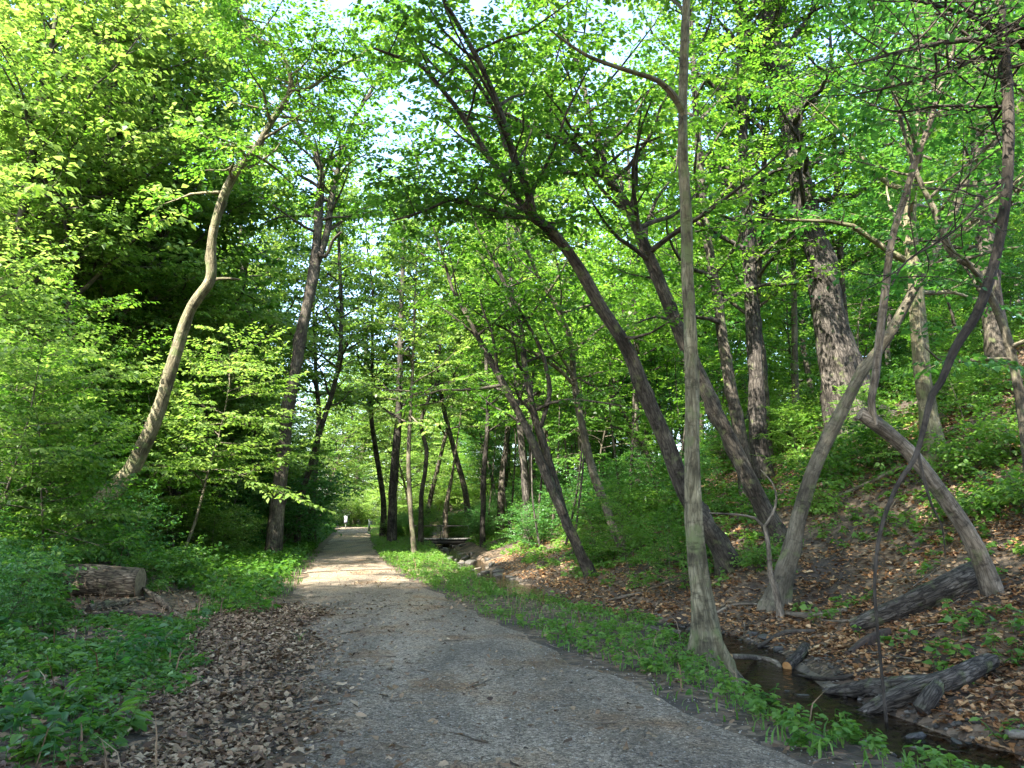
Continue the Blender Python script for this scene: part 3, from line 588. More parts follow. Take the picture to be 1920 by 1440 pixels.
# trunks round the end of the path
for sd, lab, pts, Y, bk, kw in [
    (61, 'ivy wrapped dark trunk right of the far end of the path', [(735, 985, 17), (738, 900, 16), (746, 800, 14), (750, 700, 12), (752, 600, 10), (756, 480, 8)], 42, BARKD, dict(h=6, nb=27, L=3.4)),
    (62, 'thin straight sapling on the verge in front of the far footbridge', [(777, 1035, 10), (770, 960, 9), (766, 860, 8), (770, 770, 7), (774, 690, 6), (777, 600, 5)], 30, BARKS, dict(h=4.8, nb=30, L=2.4, elev=(-8, 25))),
    (63, 'slender pinkish trunk leaning right beyond the end of the path', [(664, 940, 11), (672, 880, 11), (684, 830, 10), (694, 770, 9), (690, 720, 8), (684, 640, 6)], 92, BARK, dict(h=8, nb=24, L=3.)),
    (64, 'thin double curved trunk behind the straight sapling', [(790, 930, 8), (800, 850, 8), (790, 790, 7), (815, 720, 6), (825, 650, 5)], 40, BARK, dict(h=6.5, nb=18, L=2.4)),
    (65, 'dead short brown snag by the far footbridge', [(836, 1000, 10), (836, 960, 9), (840, 930, 8), (846, 900, 6), (852, 860, 4)], 47, DEAD, dict(h=9, nb=0, L=1)),
    (66, 'dark slender trunk in the shade behind the twin stems', [(990, 1000, 15), (984, 900, 14), (975, 800, 13), (968, 700, 12), (962, 600, 9), (955, 480, 7)], 30, BARKD, dict(h=5., nb=24, L=2.8)),
    (67, 'dark thin trunk directly above the shaded shrubs by the stream', [(905, 980, 10), (908, 880, 9), (915, 780, 8), (912, 680, 7), (908, 560, 5)], 38, BARKD, dict(h=5., nb=21, L=2.6)),
    (68, 'thin upright trunk between the sunlit foot stem and the dark bowed sapling', [(1090, 940, 9), (1088, 860, 8), (1086, 760, 8), (1090, 640, 7), (1096, 500, 5)], 30, BARK, dict(h=6., nb=21, L=2.6)),
    (69, 'slim dark trunk with a sunlit strip behind the long leaning trunk', [(1196, 900, 11), (1192, 800, 11), (1196, 700, 10), (1190, 600, 9), (1186, 480, 7), (1180, 340, 6)], 28, BARK, dict(h=5.5, nb=24, L=2.8)),
    (70, 'thin pale pole of a tree left of the dark oak trunk', [(1492, 760, 13), (1490, 640, 12), (1488, 520, 11), (1486, 400, 9), (1480, 260, 7)], 25, BARKS, dict(h=8., nb=21, L=2.8)),
    (71, 'slender trunk half hidden right behind the dark oak trunk', [(1596, 700, 15), (1580, 560, 14), (1574, 440, 12), (1566, 300, 10), (1560, 150, 8)], 23, BARK, dict(h=8., nb=21, L=3.)),
    (72, 'slim brown trunk left of the forked trunk, deep in the wood', [(480, 860, 16), (486, 760, 14), (470, 640, 12), (455, 520, 10), (450, 380, 8)], 36, BARK, dict(h=8., nb=27, L=3.6)),
    (73, 'thin trunk rising beside the path shrubs right of the forked trunk', [(560, 950, 11), (600, 810, 10), (632, 700, 9), (640, 600, 8), (636, 470, 6)], 34, BARK, dict(h=6., nb=24, L=2.8)),
]:
    q = stem_px(pts, Y, 0, 4)
    zb = H(q[0, 0], q[0, 1])
    if q[0, 2] > zb: q = np.vstack([[q[0, 0], q[0, 1], zb, q[0, 3] * 1.1], q])
    big_tree('dead_snag' if sd == 65 else 'slender_tree', lab, [q], bk, [kw] if kw['nb'] else [], leaf=LEAFY if sd in (61, 62, 63, 64, 72, 73) else LEAF, seed=sd, n=8, rough=.08, flare=.2, lsize=.16, nleaf=13, six=False)

# ------------------------------------------------------------------ repeated trees: prototypes
def proto_tree(name, cat, seed, Ht, r, h0, nb, L, leaf, bark, lsize, nleaf, six, **k):
    rng = np.random.RandomState(seed); root = thing(name, '', cat, (0, 0, -500))
    nl = k.pop('lean', .06); flat = k.pop('flat', .45); droop = k.pop('droop', .15)
    P = [[0, 0, -.3, r]]; d = np.array([rng.randn() * nl, rng.randn() * nl, 1.]); steps = 8
    for i in range(1, steps + 1):
        d = unit(d + rng.randn(3) * np.array([.09, .09, 0]) + np.array([0, 0, .05])); P.append([*(np.array(P[-1][:3]) + d * Ht / steps), r * (1 - .88 * (i / steps) ** .9)])
    s = smooth_path(np.array(P), .4); TB = Buf(); tube(TB, s[:, :3], s[:, 3], 8, .08, seed, True, .35)
    TB.obj('trunk', bark, root); BB = Buf(); tw = []
    branches(BB, tw, s[:, :3], s[:, 3], h0, nb, L, rng, **k); BB.obj('branches', bark, root)
    CB = Buf(); put_leaves(CB, tw, nleaf, lsize, rng, six=six, flat=flat, droop=droop); CB.obj('crown', leaf, root, smooth=False, attr=('tint',))
    return root
TALL = [proto_tree('tall_maple', 'tree', 101, 19, .19, 5., 42, 4.4, LEAFY, BARK, .21, 11, False, n2=.5, n3=.3, elev=(0, 45), taper_top=.2),
        proto_tree('tall_maple', 'tree', 102, 22, .23, 6., 46, 4.8, LEAF, BARK, .21, 11, False, n2=.55, n3=.3, elev=(0, 45), taper_top=.2),
        proto_tree('tall_maple', 'tree', 103, 17, .15, 4., 38, 4.0, LEAF, BARKD, .21, 11, False, n2=.5, n3=.3, elev=(-5, 40), taper_top=.2),
        proto_tree('tall_maple', 'tree', 104, 20, .20, 7., 40, 4.4, LEAFY, BARK, .21, 11, False, n2=.5, n3=.3, elev=(5, 45), taper_top=.15)]
UNDER = [proto_tree('understory_maple', 'tree', 111, 7.5, .05, 1.6, 30, 2.7, LEAF, BARKS, .12, 14, False, elev=(-5, 22), n2=.38, n3=.2, lean=.15, flat=.3, minr=.004),
         proto_tree('understory_maple', 'tree', 112, 6., .045, 1.2, 26, 2.4, LEAFY, BARKS, .12, 14, False, elev=(-5, 22), n2=.36, n3=.2, lean=.2, flat=.3, minr=.004),
         proto_tree('understory_maple', 'tree', 113, 9., .065, 2., 34, 2.9, LEAFD, BARK, .12, 14, False, elev=(-5, 25), n2=.4, n3=.2, lean=.15, flat=.3, minr=.004),
         proto_tree('understory_maple', 'tree', 114, 5., .035, .8, 22, 2.0, LEAF, BARKS, .115, 14, False, elev=(-8, 20), n2=.32, n3=.18, lean=.25, flat=.3, minr=.004),
         proto_tree('understory_maple', 'tree', 115, 12.5, .09, 2.2, 52, 3.4, LEAFY, BARKS, .14, 12, False, elev=(-5, 25), n2=.42, n3=.22, lean=.12, flat=.3, minr=.004, taper_top=.4)]
POLE = [proto_tree('pole_sapling', 'tree', 141, 9.5, .055, 5., 12, 1.8, LEAF, BARK, .13, 10, False, lean=.2, n2=.4, n3=.22), proto_tree('pole_sapling', 'tree', 142, 8., .04, 4.2, 10, 1.6, LEAF, BARKD, .13, 10, False, lean=.25, n2=.4, n3=.22)]
def proto_shrub(name, seed, Ht, ns, leaf, lsize, nleaf, six, spread=.6, L=.8):
    rng = np.random.RandomState(seed); root = thing(name, '', 'shrub', (0, 0, -500)); SB = Buf(); tw = []
    for i in range(ns):
        a = rng.rand() * 6.28; e = rng.uniform(.1, spread); h = Ht * rng.uniform(.55, 1.1)
        d = np.array([math.cos(a) * e, math.sin(a) * e, 1.]); o = np.array([math.cos(a) * .12 * Ht * rng.rand(), math.sin(a) * .12 * Ht * rng.rand(), -.08])
        P = wander(o, d, h, 7, rng, .14, -.02); rad = (.006 + .006 * h) * (1 - .8 * np.linspace(0, 1, len(P)))
        tube(SB, P, rad, 4, seed=i, cap=False)
        branches(SB, tw, P, rad, .12 * Ht, max(5, int(h * 5)), L * Ht / 2, rng, elev=(-10, 40), n2=.28, n3=.17, twl=.3, minr=.003, taper_top=.5, sag=.03)
    SB.obj('stems', BARKS, root); CB = Buf(); put_leaves(CB, tw, nleaf, lsize, rng, six=six, flat=.5); CB.obj('foliage', leaf, root, smooth=False, attr=('tint',)); return root
SHRUB = [proto_shrub('woodland_shrub', 121, 2., 9, LEAFY, .075, 8, False), proto_shrub('woodland_shrub', 122, 2.2, 9, LEAFD, .075, 8, False), proto_shrub('woodland_shrub', 123, 1.6, 8, LEAF, .07, 8, False, .9)]
SAP = [proto_shrub('woodland_seedling', 131, .7, 3, LEAF, .09, 6, True, .5, 1.), proto_shrub('woodland_seedling', 132, .9, 3, HERB, .10, 6, True, .6, .9), proto_shrub('woodland_seedling', 133, .5, 2, HERB, .09, 5, True, .7, 1.2)]

rng = np.random.RandomState(77)
USED = {}
PLACED = []
def plant(protos, k, x, y, sc, kind, desc, group):
    pr = protos[k % len(protos)]; loc = (x, y, H(x, y) - .03); rz = rng.rand() * 6.28; s = sc * rng.uniform(.9, 1.1)
    if pr.name not in USED:
        USED[pr.name] = 1; o = pr; o.location = loc; o.rotation_euler = (0, 0, rz); o.scale = (s, s, s)
    else: o = dup(pr, loc, rz, (s, s, s), '', None, (rng.randn() * .03, rng.randn() * .03))
    o['group'] = group; PLACED.append((o, kind, desc, sc))
    return o
def scatter(n, fx, fy, mind, ok, taken, tries=40):
    out = []
    for _ in range(n):
        for _t in range(tries):
            x, y = rng.uniform(*fx), rng.uniform(*fy)
            if not ok(x, y): continue
            if any((x - a) ** 2 + (y - b) ** 2 < mind ** 2 for a, b in taken): continue
            taken.append((x, y)); out.append((x, y)); break
    return out
def sight(x, y, a=1270, b=1660, yy=24):
    u = 960 + FPX * x / (y * cp + .4); return not (a < u < b and y < yy)
def clearl(x, y):
    return (y > 14 or x < -9.5) and sight(x, y, 170, 440, 18.8) and sight(x, y, 500, 690, 26)
left_of = lambda x, y: xl(y) - x
right_of = lambda x, y: (x - xs(y)) * .95
infov = lambda x, y, m=4: abs(x) < .68 * y + m
tk = []
for x, y in scatter(48, (-56, -6), (20, 90), 3.4, lambda x, y: left_of(x, y) > 7 and (y > 33 or x < -16) and infov(x, y) and sight(x, y, 470, 720, 30), tk):
    plant(TALL, rng.choice([0, 0, 3, 1, 2]), x, y, rng.uniform(.85, 1.15), 'tall tree', 'left', 'tall trees of the wood left of the path')
for x, y in scatter(64, (-8, 52), (22, 95), 3.3, lambda x, y: right_of(x, y) > 6 and infov(x, y) and (x > -3 or y > 30) and sight(x, y, 1230, 1700, 28), tk):
    plant(TALL, rng.choice([1, 2, 1, 3]), x, y, rng.uniform(.8, 1.1), 'tall tree', 'right', 'tall trees on the bank beyond the stream')
for x, y in scatter(36, (-52, 12), (86, 130), 3.6, lambda x, y: infov(x, y), tk):
    plant(TALL, rng.choice([0, 3, 0]), x, y, rng.uniform(.9, 1.15), 'tall tree', 'end', 'tall trees beyond the end of the path')
for u, y in [(215, 25), (330, 29), (430, 31), (90, 21), (590, 40), (260, 36), (720, 50), (540, 44), (880, 50), (940, 42), (1030, 37), (800, 62)]:
    x = (u - 960) / FPX * y * .99; tk.append((x, y))
    plant(TALL, 3 if u != 430 else 1, x, y, 1.05, 'tall tree', 'left', 'tall trees of the wood left of the path')
# neighbours of the same wood standing beside and behind the viewer: they shade the foreground
for x, y in [(-5.5, -.5), (-1.5, -3.5), (3.5, -5), (-6.5, -5.5), (0, -9), (10, -2), (13, 3), (-3.5, -10), (-9.5, -4.5), (-8, -10), (-12, -8), (-8.3, 6.2), (-9.5, 2.5), (-6.8, 2.6), (-7.5, -2.5), (-3.2, .9)]:
    plant(TALL, 1, x, y, 1.0, 'tall tree', 'near', 'tall trees beside the viewer')
tk = [(x, y) for x, y in tk if 0]
for x, y in scatter(140, (-44, -5), (11, 66), 1.8, lambda x, y: left_of(x, y) > 3.2 and infov(x, y, 1) and clearl(x, y), tk):
    plant(UNDER, rng.choice([1, 0, 1, 3]), x, y, rng.uniform(.75, 1.15), 'understory tree', 'left', 'understory trees left of the path')
for u, y, sc in [(40, 25, 1.1), (170, 27, 1.2), (400, 33, 1.), (20, 19, .95), (300, 30, 1.2), (90, 27, 1.2), (585, 56, 1.1), (770, 60, 1.2)]:
    x = (u - 960) / FPX * y * .99; tk.append((x, y)); plant(UNDER, 4, x, y, sc, 'layered maple', 'left', 'tall layered maples left of the path')
for x, y in scatter(84, (-8, 40), (19, 80), 2.0, lambda x, y: right_of(x, y) > 3.5 and infov(x, y, 1) and not (x < 2 and y < 26) and sight(x, y), tk):
    plant(UNDER, rng.choice([0, 2, 2, 3]), x, y, rng.uniform(.75, 1.1), 'understory tree', 'right', 'understory trees beyond the stream')
for x, y in scatter(60, (-44, 6), (70, 112), 2.4, lambda x, y: not (xl(y) - 1 < x < xr(y) + 1 and y < 82), tk):
    plant(UNDER, rng.choice([1, 0, 1]), x, y, rng.uniform(1., 1.6), 'understory tree', 'end', 'understory trees at the end of the path')
tp = []
for x, y in scatter(34, (-6, 16), (19, 44), 1.2, lambda x, y: right_of(x, y) > 1.8 and infov(x, y, 0) and x / y < .24, tp):
    plant(POLE, rng.randint(2), x, y, rng.uniform(.8, 1.25), 'bare pole sapling', 'right', 'thin pole saplings beyond the stream')
for x, y in scatter(14, (-24, -8), (22, 48), 1.6, lambda x, y: left_of(x, y) > 2.5 and infov(x, y, 0), tp):
    plant(POLE, rng.randint(2), x, y, rng.uniform(.8, 1.3), 'bare pole sapling', 'left', 'thin pole saplings left of the path')
ts = []
def clear(x, y):
    u, v, _ = proj((x, y, H(x, y))); return not (y < 14.5 and -60 < u < 520 and v > 1030)
for x, y in scatter(70, (-32, -4), (11, 70), 1.4, lambda x, y: 2.2 + (y < 20) * 1.5 < left_of(x, y) < 11 and infov(x, y, 1) and clear(x, y), ts):
    plant(SHRUB, rng.choice([0, 0, 2, 1]), x, y, rng.uniform(.7, 1.2), 'shrub', 'left', 'shrubs left of the path')
for x, y in scatter(44, (-9, 18), (22, 70), 1.4, lambda x, y: 1.5 < right_of(x, y) < 9 and infov(x, y, 0), ts):
    plant(SHRUB, rng.choice([1, 1, 2]), x, y, rng.uniform(.6, 1.), 'shrub', 'right', 'shrubs beyond the stream')
for x, y in scatter(14, (-20, -6), (40, 84), 1.6, lambda x, y: xr(y) + .9 < x < xs(y) - 1.2 or (y > 79 and x < -8), ts):
    plant(SHRUB, rng.choice([1, 2, 0]), x, y, rng.uniform(.5, .8), 'shrub', 'verge', 'shrubs on the verge by the footbridge')
for x, y in scatter(80, (-46, 4), (78, 108), 1.3, lambda x, y: not (xl(y) - 1 < x < xr(y) + 1), ts):
    plant(SHRUB, rng.choice([0, 2, 0]), x, y, rng.uniform(1.1, 1.9), 'shrub', 'end', 'shrubs beyond the end of the path')
for u, v, sc in [(20, 1150, .45), (70, 1120, .35), (-30, 1190, .5), (-60, 1120, .6), (30, 1060, .6), (330, 1050, .4), (400, 1030, .5)]:
    p = gnd(u, v); plant(SHRUB, 1, p[0], p[1], sc, 'low shrub', 'left', 'low shrubs round the sawn log')
for dx, y, sc in [(1.9, 32, 1.5), (2.1, 36.5, 1.7), (2.2, 41, 1.6), (3.4, 34.5, 1.9)]:
    x = float(xl(y)) - dx; ts.append((x, y)); plant(SHRUB, 1, x, y, sc, 'rounded bush', 'left', 'dark rounded bushes crowding the left path edge')
for x, y in scatter(12, (-9, -1), (48.5, 56), 1.1, lambda x, y: x > xr(y) + 1.2, ts):
    plant(SHRUB, rng.choice([0, 2]), x, y, rng.uniform(.7, 1.1), 'shrub', 'bridge', 'shrubs behind the footbridge')
tsd = []
def clear(x, y):
    u, v, _ = proj((x, y, H(x, y))); return not (y < 14.5 and 20 < u < 480 and v > 1030)
for x, y in scatter(60, (2, 16), (8, 30), .8, lambda x, y: right_of(x, y) > 1.6 and infov(x, y, 0) and not ((q := proj((x, y, H(x, y))))[1] > 1040 and q[0] > 1480), tsd):
    plant(SAP, rng.randint(3), x, y, rng.uniform(.6, 1.25), 'seedling', 'right', 'green seedlings on the bank')
for x, y in scatter(20, (-12, -2.5), (6, 18), .8, lambda x, y: left_of(x, y) > 1.8 and infov(x, y, 0) and clear(x, y), tsd):
    plant(SAP, rng.choice([1, 2]), x, y, rng.uniform(.6, 1.), 'seedling', 'left', 'green seedlings left of the path')

for u, v in [(30, 1300), (95, 1270), (20, 1360), (120, 1340), (60, 1420), (190, 1300), (10, 1230), (150, 1235), (230, 1375), (90, 1190), (1850, 1170), (1895, 1250), (1800, 1165), (1880, 1390), (1700, 1040), (1560, 1360), (1500, 1400), (1620, 1400), (1440, 1330)]:
    p = gnd(u, v); hb = thing('broadleaf_herb', 'large leaved green herb in the near left corner' if u < 600 else 'leafy green weed growing beside the near stream and logs', 'plant', tuple(p), 'large leaved herbs in the near corner' if u < 600 else 'leafy weeds beside the near stream')
    SB = Buf(); CB = Buf(); r_ = np.random.RandomState(u + v); big = u < 600
    for i in range(6 if big else 4):
        a = r_.rand() * 6.28; P = wander((0, 0, -.05), (math.cos(a) * .6, math.sin(a) * .6, 1), r_.uniform(.14, .36), 5, r_, .12, -.02); tube(SB, P, .004, 4, cap=False)
        n_ = 5 if big else 8; q = P[r_.randint(2, len(P), n_)]; b = a + np.arange(n_) * 2.2; ld = unit(np.stack([np.cos(b), np.sin(b), r_.uniform(-.3, .25, n_)], -1))
        V, F, rp = _leafgeo(q, ld, np.array([0, 0, 1.]) + r_.randn(n_, 3) * .25, (.15 if big else .085) * (.6 + .6 * r_.rand(n_)), .33, True, .2, r_); CB.add(V, F, None, np.repeat(np.clip(.5 + .2 * r_.randn(n_), 0, 1), rp))
    SB.obj('stems', HERB, hb); CB.obj('leaves', HERB, hb, False, ('tint',))
for u, v, k, sc in [(1185, 1075, 3, .42), (1120, 1065, 3, .34), (1250, 1120, 3, .3), (1345, 905, 0, .3), (1250, 960, 3, .5), (1690, 880, 3, .32), (1610, 850, 3, .36), (1810, 800, 3, .4), (1140, 1000, 2, .3), (1500, 880, 3, .35), (1400, 840, 3, .4)]:
    p = gnd(u, v); plant(UNDER, k, p[0], p[1], sc, 'sapling', 'bank', 'small saplings on the near bank')
# ------------------------------------------------------------------ ground cover, litter
def inpoly(x, y, poly):
    c = np.zeros(len(x), bool); n = len(poly)
    for i in range(n):
        x1, y1 = poly[i][:2]; x2, y2 = poly[(i + 1) % n][:2]
        m = ((y1 > y) != (y2 > y)) & (x < (x2 - x1) * (y - y1) / (y2 - y1 + 1e-12) + x1); c ^= m
    return c
LITL = [gp(*q) for q in [(560, 1120), (440, 1135), (370, 1190), (360, 1260), (300, 1330), (180, 1440), (0, 1560), (610, 1560), (550, 1330), (560, 1200)]]
LOGZ = [gp(*q) for q in [(60, 1040), (290, 1085), (400, 1140), (340, 1220), (40, 1200)]]
LOGN = [gp(*q) for q in [(90, 1100), (290, 1085), (400, 1140), (340, 1172), (150, 1175)]]
def pts(n, fx, fy):
    return rng.uniform(fx[0], fx[1], n), rng.uniform(fy[0], fy[1], n)
def herbs(name, label, x, y, hgt, nl, size, mat, six=True, wid=.36, flat=.35):
    """little plants: a ring or two of leaves on each stem."""
    n = len(x); B = Buf(); z = height(x, y)
    a = rng.rand(n, nl) * 6.28; hh = (hgt * (.35 + .8 * rng.rand(n)))[:, None] * (.35 + .65 * rng.rand(n, nl)); sc = (.7 + .6 * rng.rand(n, 1))
    rad = .5 * size * sc * rng.rand(n, nl)
    P = np.stack([x[:, None] + np.cos(a) * rad, y[:, None] + np.sin(a) * rad, z[:, None] + hh], -1)
    ld = np.stack([np.cos(a), np.sin(a), rng.uniform(-.35, .35, (n, nl))], -1); ld = unit(ld)
    nr = np.array([0, 0, 1.]) + rng.randn(n, nl, 3) * flat
    sz = size * sc * (.6 + .6 * rng.rand(n, nl)); tint = np.clip(.5 + .2 * rng.randn(n, 1) + .15 * rng.randn(n, nl), 0, 1)
    V, F, rep = _leafgeo(P.reshape(-1, 3), ld.reshape(-1, 3), nr.reshape(-1, 3), sz.ravel(), wid, six, .15, rng); B.add(V, F, None, np.repeat(tint.ravel(), rep))
    # stems
    s0 = np.stack([x, y, z - .02], -1); s1 = np.stack([x, y, z + hgt * .6 * np.ones(n)], -1); w = np.array([.004, 0, 0]); b = np.arange(n)[:, None] * 4
    B.add(np.stack([s0 - w, s0 + w, s1 + w * .5, s1 - w * .5], 1), b + np.array([[0, 1, 2, 3]]))
    o = B.obj(name, mat, None, False, ('tint',)); return tag(o, label, 'ground cover', kind='stuff')
def blades(name, label, x, y, hgt, mat):
    n = len(x); z = height(x, y); a = rng.rand(n) * 6.28; h = hgt * (.5 + .8 * rng.rand(n)); w = .006 + .004 * rng.rand(n)
    d = np.stack([np.cos(a), np.sin(a), a * 0], -1); s = np.stack([-np.sin(a), np.cos(a), a * 0], -1); p = np.stack([x, y, z - .01], -1)
    up = np.array([0, 0, 1.]); b0 = p; b1 = p + d * (h * .2)[:, None] + up * (h * .65)[:, None]; b2 = p + d * (h * .65)[:, None] + up * h[:, None] * .95
    V = np.stack([b0 - s * w[:, None], b0 + s * w[:, None], b1 + s * w[:, None] * .8, b1 - s * w[:, None] * .8, b2], 1); B = Buf(); b = np.arange(n)[:, None] * 5
    t = np.clip(.5 + .25 * rng.randn(n), 0, 1)
    B.add(V, b + np.array([[0, 1, 2, 3]]), None, t); B.f.append((b + np.array([[3, 2, 4]])).astype(np.int32)); B.tint.append(t.astype(np.float32))
    o = B.obj(name, mat, None, False, ('tint',)); return tag(o, label, 'grass', kind='stuff')
vis = lambda x, y, m=.4: np.abs(x) < .70 * y + m
# left herbs
x, y = pts(60000, (-11, 0), (4, 14)); l = left_of(x, y); cl = noise2(x, y, 1.6)
k = vis(x, y) & (l > .35) & ~inpoly(x + .25 * noise2(x, y, 3), y + .25 * noise2(x + 9, y, 3), LITL) & ~inpoly(x, y, LOGN) & (cl + .9 * rng.rand(len(x)) > .45 - .04 * np.clip(l, 0, 6)) & (rng.rand(len(x)) < .34)
herbs('ground_herbs', 'low green herbs covering the ground left of the path in front of the cut log', x[k], y[k], .13, 7, .06, HERB)
x, y = pts(130000, (-24, -2), (12, 85)); l = left_of(x, y)
k = vis(x, y) & (l > .2 + .4 * (noise2(x, y, 1.5) > .1)) & (l < 9) & (rng.rand(len(x)) < .3) & ~inpoly(x, y, LOGZ) & (y > 13 + .6 * noise2(x, y, 1.2))
herbs('jewelweed_patch', 'knee high green jewelweed mass between the cut log and the path', x[k], y[k], .42, 9, .11, HERB, False, .4)
# verge herbs and grass between path and stream
x, y = pts(110000, (-18, 5), (4.2, 84)); e = x - xr(y); s = right_of(x, y)
k = vis(x, y) & (e > -.05 + .22 * noise2(x, y, 2.2) + .35 * (y < 9) * (9 - y) / 4) & (s < -.6) & (rng.rand(len(x)) < np.clip(.62 - .006 * y, .25, 1)) & (noise2(x, y, 1.4) > -.55 + .6 * (np.abs(y - 12.6) < 1.2))
herbs('verge_herbs', 'bright green weeds on the strip between path and stream', x[k], y[k], .2, 10, .062, HERB)
x, y = pts(90000, (-8, 5), (4.2, 36)); e = x - xr(y); s = right_of(x, y)
k = vis(x, y) & (e > -.05 + .2 * noise2(x, y, 2.2)) & (s < -.7) & (rng.rand(len(x)) < .3)
blades('verge_grass', 'short fresh grass along the stream side of the path', x[k], y[k], .10, GRASS)
x, y = pts(26000, (-8, 0), (9, 34)); l = left_of(x, y)
k = (l > -.05 + .2 * noise2(x, y, 2.)) & (l < 1.6) & (rng.rand(len(x)) < .5) & ~inpoly(x, y, LITL)
blades('path_edge_grass', 'thin grass fringing the far left edge of the path', x[k], y[k], .15, GRASS)
# herbs on the bank
x, y = pts(90000, (-4, 26), (7, 48)); s = right_of(x, y)
k = vis(x, y) & (s > 1.3) & (noise2(x, y, .9) + .5 * noise2(x, y, 2.3) >.22 - .03 * (y - 8) - .06 * s) & (rng.rand(len(x)) < .3)
herbs('bank_herbs', 'patchy green seedlings over the leaf litter of the bank', x[k], y[k], .2, 7, .10, HERB, False, .42)
# litter
def litter(name, label, x, y, size, mat, lift=.015, tilt=.3, m=9):
    """dead leaves: ragged, curled blades lying at all angles."""
    n = len(x); z = height(x, y) + lift + .03 * rng.rand(n); a = rng.rand(n) * 6.28
    nr = unit(np.array([0, 0, 1.]) + rng.randn(n, 3) * tilt); e1 = unit(np.cross(nr, np.stack([np.cos(a), np.sin(a), a * 0], -1))); e2 = np.cross(nr, e1)
    sz = size * (.45 + .8 * rng.rand(n)) * .6; asp = rng.uniform(.4, .95, n); th = np.arange(m) / m * 6.2832
    r = (.55 + .5 * rng.rand(n, m)) * (1 + .18 * np.cos(th * 2)); r[:, ::2] *= .82
    px = r * np.cos(th) * sz[:, None]; py = r * np.sin(th) * (sz * asp)[:, None]
    cu = rng.uniform(-.2, .95, n) / sz; cv = rng.uniform(-.5, .6, n) / sz
    pz = cu[:, None] * py ** 2 * 1.3 + cv[:, None] * px ** 2 * .6 + .08 * sz[:, None] * rng.randn(n, m)
    c = np.stack([x, y, z], -1); V = c[:, None] + e1[:, None] * px[..., None] + e2[:, None] * py[..., None] + nr[:, None] * pz[..., None]
    V = np.concatenate([c[:, None], V], 1); b = np.arange(n)[:, None, None] * (m + 1); j = np.arange(m)
    F = (b + np.stack([j * 0, j + 1, (j + 1) % m + 1], -1)[None]).reshape(-1, 3); B = Buf(); B.add(V.reshape(-1, 3), F, None, np.repeat(rng.rand(n), m))
    o = B.obj(name, mat, None, False, ('tint',)); return tag(o, label, 'leaf litter', kind='stuff')
x, y = pts(330000, (-2, 20), (5, 30)); s = right_of(x, y)
k = vis(x, y) & (s > .62) & (rng.rand(len(x)) < np.clip(1.1 - .04 * y, .15, 1) * np.clip(.75 + .5 * noise2(x, y, .8) + (s < 1.4), .1, 1))
litter('bank_leaf_litter', 'russet dead leaves blanketing the bank beyond the stream', x[k], y[k], .092, LITTER, .01, .24)
x, y = pts(110000, (-6, 2), (3.6, 14))
k = vis(x, y) & inpoly(x + .4 * noise2(x, y, 1.3) + .22 * rng.randn(len(x)), y + .2 * rng.randn(len(x)), LITL) & (rng.rand(len(x)) < .75 + .5 * noise2(x, y, 2.4))
litter('path_leaf_litter', 'grey brown dead leaves spilling over the near left edge of the path', x[k], y[k], .078, LITTERG, .02, .24)
x, y = pts(60000, (-5, 4.5), (4, 22)); m = np.minimum(x - xl(y), xr(y) - x)
k = (m > -.2) & (rng.rand(len(x)) < np.clip(.06 + .5 * sst(.25, .7, noise2(x, y, 1.1)) * .5 + 1.1 * np.exp(-np.clip(x - xl(y), 0, 9) * 1.5) * (y < 14), 0, 1) * .5)
litter('scattered_leaf_litter', 'scraps of dead leaves strewn thinly over the gravel', x[k], y[k], .065, LITTERG, .035, .25, 6)
x, y = pts(14000, (-10, -1), (5, 16)); l = left_of(x, y)
k = (l > .3) & ~inpoly(x, y, LITL) & (rng.rand(len(x)) < .6)
litter('herb_leaf_litter', 'dead leaves lying among the low herbs on the left', x[k], y[k], .085, LITTERG)
x, y = pts(26000, (-8, 6), (4, 40)); s = right_of(x, y)
k = (x > xr(y) + .1) & (s < -.7)
litter('verge_leaf_litter', 'dead leaves lying under the weeds of the stream strip', x[k], y[k], .055, LITTERG, .01, .25)

